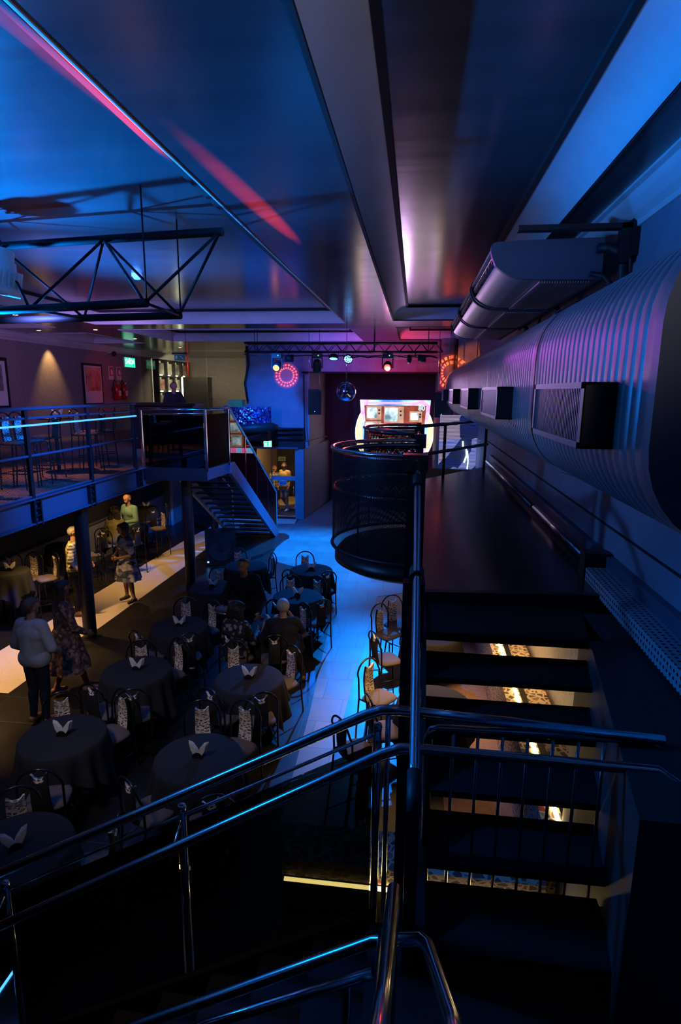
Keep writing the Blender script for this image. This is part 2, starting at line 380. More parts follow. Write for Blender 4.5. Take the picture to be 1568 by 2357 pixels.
def dup(root, loc, rz=0, label=None, group=None):
    def cp(o, par):
        c = o.copy(); COL.objects.link(c)
        if par is not None: c.parent = par
        for ch in KIDS.get(o.name, []): cp(ch, c)
        return c
    KIDS = {}
    def scan(o):
        KIDS[o.name] = list(o.children)
        for ch in o.children: scan(ch)
    scan(root)
    c = cp(root, None); c.location = loc; c.rotation_euler = (0, 0, rz)
    if label: c['label'] = label
    if group: c['group'] = group
    return c
def bx(name, mt, lo, hi, parent=None, **t): return MB().box(lo, hi).build(name, mt, parent, **t)
def text(name, s, size, mt, loc, rot, parent, extrude=0.002, align='CENTER'):
    cu = bpy.data.curves.new(name, 'FONT'); cu.body = s; cu.size = size; cu.extrude = extrude; cu.align_x = align; cu.align_y = 'CENTER'
    cu.materials.append(mt)
    tmp = bpy.data.objects.new(name, cu); COL.objects.link(tmp); dg = bpy.context.evaluated_depsgraph_get(); dg.update()
    me = bpy.data.meshes.new_from_object(tmp.evaluated_get(dg)); bpy.data.objects.remove(tmp); me.materials.clear(); me.materials.append(mt)
    o = bpy.data.objects.new(name, me); COL.objects.link(o); o.parent = parent
    o.location = Vector(loc) - world_loc(parent); o.rotation_euler = rot
    return o
ST = 'structure'

# ================================================================== SETTING
def slab(name, mt, poly, z0, z1, **t): return MB().prism(poly, z0, z1).build(name, mt, None, kind=ST, **t)
slab('floor', M['slate'], [(-13, -2), (2.2, -2), (2.2, 30), (-13, 30)], -0.12, 0)
slab('trim_1', M['terrazzo'], [(-5.79, 7.25), (-5.66, 13.8), (-5.55, 18.72), (-3.9, 18.92), (-3.95, 19.62), (-6.35, 19.62), (-6.66, 16.3), (-6.93, 7.25)], 0, 0.005)
slab('trim_2', M['stone_path'], [(-1.25, 5.2), (-1.32, 7.35), (-1.57, 11.75), (-1.8, 13.0), (-2.2, 13.65), (-2.64, 13.98), (-3.1, 14.2), (-3.5, 14.5), (-3.75, 15.2), (-3.85, 16.5), (-3.86, 17.25), (-5.5, 17.25), (-5.5, 18.7), (-3.88, 18.9), (-3.88, 19.6), (-3.72, 19.68), (-3.45, 23.5), (0.7, 23.5), (0.7, 13), (-0.69, 12.2), (-0.75, 10.3), (-0.82, 8.0), (-0.88, 5.2)], 0, 0.004)
slab('trim_3', M['brown_carpet'], [(0.45, 4.6), (1.72, 4.6), (1.72, 14), (0.45, 14)], 0, 0.006)
slab('trim_4', M['terrazzo'], [(-5.4, 20.0), (-3.7, 20.0), (-3.7, 24), (-5.4, 24)], 0, 0.004)
# ceiling: soffit grid with coffers
cof = [(-7.93, -1.7, -0.5, 14.3), (-8.05, -1.7, 15.6, 19.4), (-11.3, -9.4, -0.5, 15.0), (-11.3, -9.4, 16.5, 20.2), (-0.58, 1.30, -0.5, 13.9), (-0.56, 1.30, 15.3, 19.0)]
xs = sorted({-11.6, 1.8} | {c[0] for c in cof} | {c[1] for c in cof}); ys = sorted({-2.0, 30.0} | {c[2] for c in cof} | {c[3] for c in cof})
mb = MB()
for i in range(len(xs) - 1):
    for j in range(len(ys) - 1):
        cx, cy = (xs[i] + xs[i + 1]) / 2, (ys[j] + ys[j + 1]) / 2
        if not any(c[0] < cx < c[1] and c[2] < cy < c[3] for c in cof):
            mb.box((xs[i], ys[j], 5.95), (xs[i + 1], ys[j + 1], 5.97))
mb.build('ceiling', M['ceil'], None, kind=ST)
mb = MB()
for x0, x1, y0, y1 in cof: mb.box((x0 + 0.3, y0 + 0.3, 6.22), (x1 - 0.3, y1 - 0.3, 6.25))
mb.build('ceiling', M['ceil'], None, kind=ST)
mb = MB(); mg = MB(); mw = MB()
for x0, x1, y0, y1 in cof:
    def P(u, t):  # u corner 0..3, t profile 0..1 : concave cove going in and up
        a = t * PI / 2; ins = 0.30 * (1 - math.cos(a)) + 0.02; z = 5.95 + 0.24 * math.sin(a)
        c = [(x0 + ins, y0 + ins), (x1 - ins, y0 + ins), (x1 - ins, y1 - ins), (x0 + ins, y1 - ins)][u % 4]
        return (c[0], c[1], z)
    for u in range(4):
        mb.add([q for k in range(13) for q in (P(u, k / 12), P(u + 1, k / 12))], [(2 * k, 2 * k + 1, 2 * k + 3, 2 * k + 2) for k in range(12)], True)
    me_ = mg if x0 > -1 else mw
    me_.box((x0, y0, 5.94), (x1, y0 + 0.03, 5.965)); me_.box((x0, y1 - 0.03, 5.94), (x1, y1, 5.965)); me_.box((x0, y0, 5.94), (x0 + 0.03, y1, 5.965)); me_.box((x1 - 0.012, y0, 5.94), (x1, y1, 5.965))
    i = 0.30; mg.box((x0 + i, y0 + i, 6.185), (x1 - i, y0 + i + 0.05, 6.23)); mg.box((x0 + i, y1 - i - 0.05, 6.185), (x1 - i, y1 - i, 6.23)); mg.box((x0 + i, y0 + i, 6.185), (x0 + i + 0.05, y1 - i, 6.23)); mg.box((x1 - i - 0.05, y0 + i, 6.185), (x1 - i, y1 - i, 6.23))  # black strips stand in for the shade of the gap above the cove
mb.build('trim_5', M['cove'], None, kind=ST); mg.build('trim_6', M['black_gap'], None, kind=ST); mw.build('trim_15', M['cove'], None, kind=ST)
bx('ceiling', M['black_gap'], (-13, -2, 6.4), (2.2, 30, 6.5), kind=ST)
# walls
def wall(name, mt, lo, hi): return bx(name, M[mt], lo, hi, kind=ST)
wall('wall_right', 'wall_blue', (1.76, -2, 0), (1.95, 23.6, 6.4))
wall('wall_back', 'wall_dark', (-13, -2.2, 0), (2.2, -2, 6.4))
wall('wall_left_upper', 'wall_taupe', (-11.7, -2, 2.8), (-11.5, 30, 6.4))
wall('wall_far_upper', 'wall_taupe', (-11.6, 29.8, 2.8), (-5.6, 30, 6.4))
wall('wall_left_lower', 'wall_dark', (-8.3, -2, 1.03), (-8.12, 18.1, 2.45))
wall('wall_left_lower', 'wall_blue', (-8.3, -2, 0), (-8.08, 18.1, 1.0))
bx('trim_7', M['blue_steel'], (-8.3, -2, 1.0), (-8.05, 18.1, 1.03), kind=ST)
wall('wall_restroom', 'wall_grey', (-9.2, 18.1, 0), (-7.8, 19.7, 2.45))
wall('wall_far_left', 'wall_dark', (-9.2, 19.7, 0), (-5.42, 19.9, 2.6))
wall('wall_far_door_head', 'wall_dark', (-5.7, 19.7, 2.42), (-3.72, 19.95, 3.15))
wall('wall_far_upper_right', 'wall_blue', (-5.68, 19.7, 3.15), (-3.72, 19.95, 6.4))
wall('wall_far_jamb', 'wall_blue', (-4.02, 19.66, 0), (-3.72, 19.95, 2.42))
wall('wall_alcove_left', 'wall_grey', (-3.78, 19.9, 2.45), (-3.56, 23.6, 6.4))
MB().prism([(-3.78, 19.9), (-3.70, 19.66), (-3.40, 23.5), (-3.78, 23.5)], 0, 2.45).build('wall_alcove_left', M['wall_blue'], None, kind=ST)
wall('wall_alcove_back', 'alcove', (-3.8, 23.5, 0), (2.0, 23.7, 6.4))
wall('wall_alcove_right', 'alcove', (0.72, 19.9, 0), (0.9, 23.6, 6.4))
wall('wall_lintel', 'wall_grey', (-3.72, 19.68, 4.98), (0.72, 19.95, 6.4))
wall('wall_far_right', 'wall_grey', (0.70, 19.75, 0), (1.8, 19.95, 6.4))
wall('wall_lobby_back', 'wall_dark', (-6.5, 24.3, 0), (-3.4, 24.5, 3))
wall('wall_lobby_left', 'wall_taupe', (-5.9, 19.95, 0), (-5.75, 24.3, 3))
bx('trim_8', M['black_gap'], (-3.75, 19.62, 4.95), (0.72, 19.70, 5.0), kind=ST)
# plaster crowns along the two long walls
def crown(name, xw, s, y0, y1):
    prof = [(0, 5.72), (0.03, 5.72), (0.035, 5.76), (0.08, 5.80), (0.13, 5.87), (0.15, 5.92), (0.19, 5.93), (0.19, 5.95), (0, 5.95)]
    MB().prism([(p[0], p[1]) for p in prof], y0, y1, f=lambda a, b, c: (xw + s * a, c, b)).build(name, M['cove'], None, kind=ST)
crown('trim_9', -11.5, 1, -2, 29.8); crown('trim_10', 1.76, -1, -2, 6.9)
# right wall: panel joint and plinth of the podium side
bx('trim_11', M['black_gap'], (1.745, 3.0, 3.22), (1.762, 15, 3.235), kind=ST)
bx('trim_12', M['blue_steel'], (1.70, 2.6, 2.8), (1.76, 13.6, 3.0), kind=ST)
# restroom corner edges
bx('trim_13', M['cove'], (-7.86, 18.06, 0), (-7.78, 18.1, 2.45), kind=ST)
# gallery slab, edge beam, beam brackets
mb = MB().prism([(-11.6, -2), (-5.52, -2), (-5.52, 18.2), (-5.7, 18.2), (-5.7, 30), (-11.6, 30)], 2.5, 2.8); mb.build('floor_gallery', M['brown_carpet'], None, kind=ST)
g = thing('gallery_beam', 'long grey-blue steel edge beam under the upper gallery on the left', 'beam', (-5.5, 5, 2.44))
mb = MB(); mb.box((-5.52, -1, 2.46), (-5.50, 12.6, 2.80)); mb.box((-5.62, -1, 2.44), (-5.44, 12.6, 2.46)); mb.box((-5.62, -1, 2.80), (-5.44, 12.6, 2.815)); mb.build('web', M['blue_steel'], g)
for yy in (7.85, 9.35, 11.15):
    mb = MB()
    for dy in (-0.09, 0.06): mb.box((-5.495, yy + dy, 2.40), (-5.44, yy + dy + 0.03, 2.80))
    for z in (2.45, 2.55, 2.65, 2.75): mb.box((-5.495, yy - 0.06, z), (-5.45, yy + 0.06, z + 0.02))
    mb.build('bracket', M['black_steel'], g)
# podium on the right (raised walkway) and its first step
mb = MB().prism([(0.06, 4.65), (1.76, 4.80), (1.76, 13.35), (1.49, 12.96), (0.11, 10.79)], 2.62, 2.80); mb.build('floor_podium', M['podium_floor'], None, kind=ST)
MB().prism([(0.02, 4.65), (1.76, 4.80), (1.76, 4.74), (0.02, 4.58)], 2.55, 2.806).build('trim_14', M['black_steel'], None, kind=ST)

# ---- open-riser stair up to the podium
s = thing('podium_staircase', 'black open-riser staircase climbing to the dark podium, lounge light showing between its treads', 'staircase', (0.7, 2.6, 1.5))
bx('tread', M['truss_black'], (0.10, 3.98, 2.66), (1.335, 4.60, 2.72), s)
for k in range(1, 6):
    zt = 2.72 - 0.18 * k; yf = 4.03 - 0.33 * k
    xr = [1.33, 1.25, 1.17, 1.09, 1.02][k - 1]
    bx('tread', M['truss_black'], (0.10, yf - 0.04, zt - 0.04), (xr, yf + 0.36, zt), s)
MB().prism([(4.7, 2.74), (4.0, 2.74), (2.4, 1.86), (2.4, 1.5), (4.7, 2.55)], 0.04, 0.13, f=lambda a, b, c: (c, a, b)).build('stringer', M['black_steel'], s)
MB().prism([(1.337, 4.52), (1.76, 4.52), (1.76, 2.2), (0.95, 2.2)], 0.0, 2.72).build('wall_stair_side', M['wall_dark'], None, kind=ST)
# landing at the stair foot and the flight that goes down to the left
bx('floor_landing', M['wood_black'], (-0.15, 0.9, 1.50), (1.4, 2.62, 1.64), kind=ST)
bx('floor_upper_landing', M['wood_black'], (-1.6, -2, 2.65), (1.76, 0.75, 2.8), kind=ST)
s = thing('lower_staircase', 'black flight going down to the left behind the dark glass balustrade', 'staircase', (-1.4, 2.3, 0))
for k in range(8):
    bx('tread', M['truss_black'], (-0.15 - 0.30 * (k + 1), 1.95, 1.44 - 0.18 * k), (-0.12 - 0.30 * k, 2.66, 1.48 - 0.18 * k), s)
for yy in (1.92, 2.68):
    MB().prism([(-0.12, 1.64), (-0.12, 1.30), (-2.75, -0.0), (-2.85, 0.12)], yy, yy + 0.04, f=lambda a, b, c: (a, c, b)).build('stringer', M['black_steel'], s)

# ================================================================== right side services
d = thing('ventilation_duct', 'huge ribbed grey duct with rounded corners running along the right wall', 'duct', (1.3, 2.3, 3.78))
def duct_ring(y, g=0.0, sx=0.86, x1=1.752, z0=3.80, z1=5.05, r=0.40):
    pts = []
    for cx, cz, a0 in ((sx + r, z0 + r, PI), (sx + r, z1 - r, PI / 2)):
        rng = range(9)
        for k in rng:
            a = (a0 + k / 8 * PI / 2) if cz < 4.4 else (a0 + (8 - k) / 8 * PI / 2)
            pts.append((cx + (r - g) * math.cos(a), y, cz + (r - g) * math.sin(a) * (1 if cz > 4.4 else 1)))
    low = [p for p in pts[:9]][::-1]; up = pts[9:]
    low = sorted(low, key=lambda p: (-p[0])); up = sorted(up, key=lambda p: p[0])
    return [(x1, y, z0 + g)] + low + up + [(x1, y, z1 - g)]
ys_ = [2.3]; gs = [0.0]; y = 2.36
while y < 18.2:
    for dy, g_ in ((0.0, 0), (0.080, 0), (0.084, 0.004), (0.091, 0.004)): ys_.append(y + dy); gs.append(g_)
    y += 0.096
rings = [duct_ring(a, b) for a, b in zip(ys_, gs)]; n = len(rings[0]); mb = MB()
mb.add([p for r_ in rings for p in r_], [(i * n + k, (i + 1) * n + k, (i + 1) * n + k + 1, i * n + k + 1) for i in range(len(rings) - 1) for k in range(n - 1)], True)
mb.build('duct_body', M['galv'], d)
mb = MB(); mb.add(duct_ring(2.3), [tuple(range(n))[::-1]]); mb.build('end_plate', pm('unlit_duct_end_sheet', (0.10, 0.11, 0.14), 0.6), d)  # darker sheet colour paints in the shade of the unlit end face
for yy in (4.55, 7.35, 10.2, 13.2, 15.4):
    mb = MB(); r1 = duct_ring(yy, -0.02); r2 = duct_ring(yy + 0.06, -0.02); mb.add(r1 + r2, [(k, n + k, n + k + 1, k + 1) for k in range(n - 1)], True); mb.build('seam_band', M['galv'], d)
mb = MB(); mb.lathe([(0.001, -0.02), (0.15, -0.01), (0.29, 0.05), (0.42, 0.2), (0.52, 0.45), (0.54, 0.8)], (1.36, 19.0, 4.42), 28, axis='y'); 
mb.v = [(v[0], 18.95 - (v[1] - 19.0) if False else 19.1 - 0.9 * (v[1] - 19.0), v[2] + (v[2] - 4.42) * 0.16) for v in mb.v]; mb.build('duct_elbow', M['galv'], d)
for i, (y0, y1) in enumerate(((2.72, 3.80), (5.5, 6.8), (8.5, 9.9), (12.0, 13.3), (16.2, 17.2))):
    gr = thing('duct_grille', ['largest boxed metal air grille on the duct, nearest the rounded duct end', 'second boxed air grille along the duct, after the largest', 'middle boxed air grille of the duct, third from the near end', 'small boxed air grille on the duct beyond the middle one', 'farthest tiny boxed air grille of the duct by the far column'][i], 'grille', (0.8, (y0 + y1) / 2, 4.15), group='air grilles along the duct')
    mb = MB(); z0, z1 = 4.155, 4.445; x = 0.72; b = 0.035
    mb.box((x + 0.004, y0, z0), (0.87, y0 + 0.012, z1)); mb.box((x + 0.004, y1 - 0.012, z0), (0.87, y1, z1)); mb.box((x + 0.004, y0, z0), (0.87, y1, z0 + 0.012)); mb.box((x + 0.004, y0, z1 - 0.012), (0.87, y1, z1))
    mb.build('grille_box', M['rubber'], gr)
    mb = MB(); mb.box((x, y0, z0), (x + 0.01, y0 + b, z1)); mb.box((x, y1 - b, z0), (x + 0.01, y1, z1)); mb.box((x, y0, z0), (x + 0.01, y1, z0 + b * .8)); mb.box((x, y0, z1 - b * .8), (x + 0.01, y1, z1))
    mb.build('grille_frame', M['grille'], gr)
    mb = MB(); q = y0 + b + 0.008
    while q < y1 - b - 0.01: mb.box((x + 0.008, q, z0 + 0.02), (x + 0.024, q + 0.012, z1 - 0.02)); q += 0.030
    mb.build('vanes', M['grille'], gr)
prof = [(1.55, 5.69), (0.68, 5.675), (0.62, 5.655), (0.612, 5.60), (0.64, 5.51), (0.69, 5.455), (0.77, 5.405), (0.85, 5.382), (0.93, 5.37), (1.55, 5.36)]
for _ in range(2):
    q_ = [prof[0]]
    for a_, b_ in zip(prof[:-1], prof[1:]): q_ += [(a_[0] * .75 + b_[0] * .25, a_[1] * .75 + b_[1] * .25), (a_[0] * .25 + b_[0] * .75, a_[1] * .25 + b_[1] * .75)]
    prof = q_ + [prof[-1]]
lab = ['nearest grey under-ceiling air conditioner, its dark end panel facing the stairs', 'middle one of the three grey under-ceiling air conditioners', 'farthest one of the three grey under-ceiling air conditioners']
for i, (y0, y1) in enumerate(((5.6, 7.55), (7.68, 9.65), (9.78, 11.75))):
    a = thing('air_conditioner', lab[i], 'air conditioner', (1.1, (y0 + y1) / 2, 5.36), group='ceiling air conditioners')
    mb = MB(); c = prof
    MB().prism([p_ for p_ in prof if p_[1] > 5.595] + [(0.70, 5.59), (0.72, 5.51)] + [p_ for p_ in prof if p_[1] < 5.505], y0 + 0.06, y1 - 0.06, f=lambda a_, b_, c_: (a_, c_, b_)).build('housing', M['ac_grey'], a)
    for ye in (y0, y1 - 0.06): MB().prism([(p[0] - 0.008 if p[0] < 1.5 else p[0], p[1] - (0.006 if p[1] < 5.5 else -0.004)) for p in prof], ye, ye + 0.06, f=lambda a_, b_, c_: (a_, c_, b_)).build('end_panel', M['rubber'] if ye > y0 else M['blue_steel'], a)
    mb = MB(); 
    for q in np.arange(y0 + 0.12, y1 - 0.1, 0.22): mb.box((0.63, q, 5.515), (0.70, q + 0.012, 5.60))
    mb.box((0.628, y0 + 0.06, 5.552), (0.66, y1 - 0.06, 5.560)); mb.build('louver', M['chrome'], a)
    mb = MB(); 
    for q in np.arange(1.05, 1.48, 0.022): mb.box((q, y0 + 0.10, 5.345), (q + 0.010, y1 - 0.12, 5.362))
    mb.build('intake_grille', M['grille'], a)
b = thing('mounting_bracket', 'black steel bracket holding the nearest air conditioner to the wall', 'bracket', (1.4, 5.45, 5.7))
mb = MB(); mb.box((0.80, 5.40, 5.715), (1.70, 5.50, 5.755)); mb.box((1.62, 5.40, 5.45), (1.70, 5.50, 5.755)); mb.box((1.70, 5.38, 5.50), (1.755, 5.52, 5.80)); mb.build('arm', M['black_steel'], b)
def pipe(name, label, pts, r, mt='rubber', cat='pipe', group=None):
    o = MB().tube(pts, r, 10).build(name, M[mt], None, label=label, cat=cat)
    if group: o['group'] = group
    return o
pipe('insulated_pipe', 'fat black insulated hose curling down from the nearest air conditioner', [(1.50, 5.58, 5.60), (1.58, 5.54, 5.60), (1.65, 5.5, 5.56), (1.69, 5.5, 5.46), (1.70, 5.5, 5.2), (1.68, 5.6, 5.10)], 0.042)
pipe('insulated_pipe', 'thin black drain hose beside the fat hose of the nearest air conditioner', [(1.45, 5.58, 5.40), (1.55, 5.53, 5.37), (1.60, 5.5, 5.30), (1.61, 5.55, 5.12)], 0.022)
pipe('insulated_pipe', 'long dark pipe lying along the wall on top of the duct', [(1.70, 5.5, 5.14), (1.71, 6.4, 5.12), (1.71, 9.0, 5.12), (1.71, 14, 5.12)], 0.035)
pipe('insulated_pipe', 'black hose dropping from the middle air conditioner to the duct', [(1.50, 7.62, 5.42), (1.60, 7.62, 5.42), (1.65, 7.62, 5.36), (1.66, 7.62, 5.1)], 0.035)
pipe('insulated_pipe', 'black hose dropping from the far air conditioner to the duct', [(1.50, 9.72, 5.42), (1.60, 9.72, 5.42), (1.65, 9.72, 5.36), (1.66, 9.72, 5.1)], 0.035)
pipe('wall_pipe', 'long dark tube low along the right wall at the podium floor', [(1.60, 13.2, 2.9), (1.60, 8.0, 2.9)], 0.035, 'dark_chrome')
pipe('wall_pipe', 'nearer low wall tube ending at the black block near the stairs', [(1.61, 7.9, 2.9), (1.61, 5.35, 2.9)], 0.04, 'dark_chrome')
bx('end_block', M['black_steel'], (1.52, 5.20, 2.80), (1.74, 5.36, 3.02), label='black block where the low wall tube ends at the podium edge', cat='block')
ct = thing('cable_tray', 'perforated blue-lit cable tray sloping along the wall beside the stairs', 'cable tray', (1.6, 4.0, 2.7))
mb = MB(); mb.sheet(lambda u, v: (1.52 + 0.0 * v, 5.15 - 2.6 * u, 2.78 + 0.13 * v - 0.04 * u), 2, 1, lambda u, v: (2.6 * u, 0.13 * v), False)
mb.sheet(lambda u, v: (1.52 + 0.22 * v, 5.15 - 2.6 * u, 2.91 - 0.04 * u), 2, 1, lambda u, v: (2.6 * u, 0.22 * v), False)
mb.build('tray_sheet', M['tray_metal'], ct)
# ---- duct-side column pieces at the far end
MB().lathe([(0.22, 2.8), (0.22, 5.95)], (0.93, 18.6, 0), 24).build('round_column', M['wall_grey'], None, label='thick round grey column with a projected light ring beside the stage alcove', cat='column')
bx('square_column', M['wall_grey'], (1.2, 18.2, 2.6), (1.74, 18.6, 5.95), label='square column lit orange behind the air conditioners', cat='column')
pipe('down_pipe', 'dark vertical pipe between the round and the square far columns', [(1.17, 18.4, 4.6), (1.17, 18.4, 5.9)], 0.03)

# ================================================================== podium railings and pulpits
c = thing('steel_column', 'slim black steel post at the podium edge rising from the floor to the handrail', 'column', (-0.005, 4.98, 0))
MB().box((-0.05, 4.93, 0), (0.04, 5.03, 3.80)).build('post', M['black_steel'], c)
bx('cap', M['black_steel'], (-0.09, 4.90, 3.74), (0.12, 5.06, 3.88), c)
c = thing('newel_post', 'thick black newel post carrying the sloping handrail beside the open stairs', 'post', (0.03, 3.9, 0))
MB().box((-0.045, 3.85, 0), (0.105, 3.95, 3.12)).build('post', M['black_steel'], c)
MB().lathe([(0.05, -0.09), (0.05, 0.09)], (0.045, 3.82, 3.19), 16, axis='y').build('collar', M['rubber'], c)
h = thing('stair_handrail', 'shiny dark tubular handrail running from the podium down the open stairs', 'handrail', (0.04, 2.5, 2.5))
MB().tube([(0.03, 5.0, 3.84), (0.035, 4.55, 3.72), (0.045, 3.75, 3.20), (0.05, 2.42, 2.72), (0.05, 2.36, 2.69)], 0.026, 14).build('rail', M['chrome'], h)
MB().tube([(0.05, 2.40, 2.71), (0.05, 2.22, 2.63)], 0.033, 14).build('end_sleeve', M['rubber'], h)
MB().tube([(0.03, 4.62, 3.74), (0.033, 4.50, 3.69)], 0.036, 14).build('collar', M['rubber'], h)
MB().box((0.02, 2.36, 1.64), (0.08, 2.42, 2.68)).build('support', M['black_steel'], h)
def pulpit(cx, cy, r, label):
    p = thing('mesh_pulpit', label, 'pulpit', (cx, cy, 2.5), group='round mesh dance pulpits')
    a0, a1 = PI / 2, 3 * PI / 2; n = 40
    mb = MB(); mb.sheet(lambda u, v: (cx + r * math.cos(a0 + (a1 - a0) * u), cy + r * math.sin(a0 + (a1 - a0) * u), 2.82 + 0.98 * v), n, 4, lambda u, v: (r * PI * u, 0.98 * v)); mb.build('perforated_guard', M['mesh_metal'], p)
    ring = lambda rr, z: [(cx + rr * math.cos(a0 + (a1 - a0) * k / n), cy + rr * math.sin(a0 + (a1 - a0) * k / n), z) for k in range(n + 1)]
    MB().tube([(cx + 0.02, cy + r, 3.83)] + ring(r, 3.83)[1:-1] + [(cx + 0.02, cy - r, 3.83)], 0.022, 10).build('top_rim', M['chrome'], p)
    MB().tube(ring(r - 0.09, 3.78), 0.024, 10).build('inner_handrail', M['dark_chrome'], p)
    MB().tube(ring(r - 0.015, 3.43), 0.014, 8).build('middle_band', M['chrome'], p)
    MB().tube(ring(r, 2.83), 0.018, 8).build('lower_band', M['black_steel'], p)
    prof = [(0.0, 2.62), (r - 0.14, 2.60), (r - 0.03, 2.66), (r - 0.03, 2.72), (r - 0.10, 2.80), (0.0, 2.80)]
    MB().lathe(prof, (cx, cy, 0), n, a0, a1).build('floor_disc', M['wood_black'], p)
    for a in (PI * 0.72, PI, PI * 1.28):
        q = (cx + (r - 0.012) * math.cos(a), cy + (r - 0.012) * math.sin(a))
        MB().box((q[0] - 0.008, q[1] - 0.008, 2.82), (q[0] + 0.008, q[1] + 0.008, 3.80)).build('stile', M['black_steel'], p)
    for yy in (cy - r, cy + r):
        MB().box((cx - 0.03, yy - 0.03, 2.8), (cx + 0.05, yy + 0.03, 3.86)).build('post', M['black_steel'], p)
    return p
pulpit(0.06, 6.12, 0.90, 'nearer round pulpit of black perforated steel hanging off the podium edge')
pulpit(0.06, 9.45, 0.86, 'farther round perforated pulpit, seen behind the nearer one against the screen')
r_ = thing('podium_railing', 'black tubular railing closing the far end of the podium', 'railing', (0.8, 11.9, 2.8))
for z, n_ in ((3.80, 'top_rail'), (3.30, 'middle_rail')): MB().tube([(0.1, 10.4, z), (1.55, 12.9, z)], 0.032, 12).build(n_, M['dark_chrome'], r_)
for t in (0.0, 0.32, 0.97): MB().tube([(0.1 + 1.45 * t, 10.5 + 2.5 * t, 2.8), (0.1 + 1.45 * t, 10.4 + 2.5 * t, 3.8)], 0.028, 10).build('post', M['black_steel'], r_)
r_ = thing('podium_railing', 'short tube railing between the two round mesh pulpits', 'railing', (0.06, 7.8, 2.8))
MB().tube([(0.06, 7.0, 3.83), (0.06, 8.6, 3.83)], 0.028, 12).build('top_rail', M['dark_chrome'], r_)
MB().tube([(0.06, 7.0, 3.3), (0.06, 8.6, 3.3)], 0.02, 12).build('middle_rail', M['dark_chrome'], r_)
for yy in (7.05, 8.55): MB().box((0.0, yy - 0.05, 3.74), (0.14, yy + 0.05, 3.90)).build('clamp', M['rubber'], r_)

# ================================================================== near balustrades
r_ = thing('glass_balustrade', 'chrome double-railed balustrade with dark glass panels crossing the foreground, sloping down to the left', 'balustrade', (-1.2, 2.75, 0.5))
MB().tube([(-2.75, 2.75, 1.335), (-2.388, 2.75, 1.537), (-0.20, 2.75, 2.765), (-0.118, 2.75, 2.80), (-0.03, 2.75, 2.805), (1.25, 2.75, 2.75)], 0.027, 16).build('top_rail', M['chrome'], r_)
MB().tube([(-2.7, 2.55, 1.13), (-2.27, 2.55, 1.378), (-0.10, 2.55, 2.685), (-0.02, 2.55, 2.72), (0.1, 2.55, 2.725), (1.15, 2.55, 2.715), (1.24, 2.45, 2.69), (1.35, 2.3, 2.66)], 0.026, 16).build('handrail', M['chrome'], r_)
MB().tube([(-2.5, 2.75, 1.345), (-0.16, 2.75, 2.655)], 0.010, 10).build('glass_clip_rail', M['chrome'], r_)
for px, zt, zb in ((-2.36, 1.50, 0.30), (-1.22, 2.15, 0.85), (-0.138, 2.74, 1.50)):
    q = MB().tube([(px, 2.75, zb), (px, 2.75, zt - 0.02)], 0.021, 14).build('post', M['dark_chrome'], r_)
    MB().tube([(px, 2.75, zt - 0.10), (px, 2.55, zt - 0.22)], 0.008, 8).build('bracket', M['chrome'], q)
    MB().sphere((px, 2.75, zt - 0.04), 0.026, 12).build('ball_joint', M['chrome'], q)
for x0, x1 in ((-2.33, -1.25), (-1.19, -0.165)):
    zb = lambda x: 0.955 + (x + 1.217) * 0.58; zt = lambda x: 1.56 + (x + 2.3) * 0.56 - 0.16
    MB().prism([(x0, zb(x0)), (x1, zb(x1)), (x1, zt(x1)), (x0, zt(x0))], 2.743, 2.755, f=lambda a_, b_, c_: (a_, c_, b_)).build('glass_panel', M['smoke_near'], r_)
MB().tube([(-0.085, 2.75, 1.55), (-0.085, 2.75, 2.78)], 0.014, 10).build('slim_post', M['chrome'], r_)
g_ = thing('baluster_gate', 'black barred gate with ten thin vertical bars at the foot of the open stairs', 'gate', (0.68, 2.75, 1.7))
MB().tube([(0.13, 2.75, 1.70), (0.12, 2.75, 2.66), (0.14, 2.75, 2.71), (0.17, 2.75, 2.72), (1.19, 2.75, 2.745), (1.215, 2.75, 2.72), (1.225, 2.75, 2.68), (1.225, 2.75, 1.74)], 0.022, 14).build('gate_frame', M['dark_chrome'], g_)
MB().tube([(0.13, 2.75, 1.705), (1.225, 2.75, 1.752)], 0.016, 12).build('bottom_rail', M['dark_chrome'], g_)
for k in range(1, 9):
    x = 0.125 + 1.1 * k / 9; MB().tube([(x, 2.75, 1.71 + 0.05 * k / 9), (x, 2.75, 2.715)], 0.0085, 10).build('baluster', M['dark_chrome'], g_)
bx('latch_plate', M['black_steel'], (1.235, 2.72, 1.80), (1.30, 2.78, 2.66), g_)
r_ = thing('near_handrail', 'gold and blue lit chrome tube running away from the camera, bottom centre', 'handrail', (-0.03, 1.5, 2.0))
MB().tube([(-0.037, 0.85, 3.05), (-0.033, 1.15, 2.897), (-0.019, 1.88, 2.575)], 0.026, 16).build('rail', M['chrome'], r_)
MB().tube([(-0.019, 1.86, 2.56), (-0.019, 1.86, 1.62)], 0.019, 14).build('end_post', M['dark_chrome'], r_)
MB().tube([(-0.055, 0.9, 2.86), (-0.055, 1.80, 2.47)], 0.015, 12).build('lower_rail', M['chrome'], r_)
r_ = thing('inner_balustrade', 'pair of parallel chrome tubes sloping down left at the very bottom', 'balustrade', (-0.8, 1.95, 1.0))
MB().tube([(-1.6, 1.95, 1.37), (-1.094, 1.95, 1.672), (-0.095, 1.95, 2.257), (-0.03, 1.93, 2.29), (0.05, 1.88, 2.36), (0.085, 1.84, 2.41), (0.11, 1.78, 2.45), (0.146, 1.2, 2.862), (0.16, 0.95, 3.0)], 0.024, 16).build('top_rail', M['chrome'], r_)
MB().tube([(-1.6, 1.95, 1.18), (-0.796, 1.95, 1.723), (-0.091, 1.95, 2.10)], 0.022, 16).build('lower_rail', M['chrome'], r_)
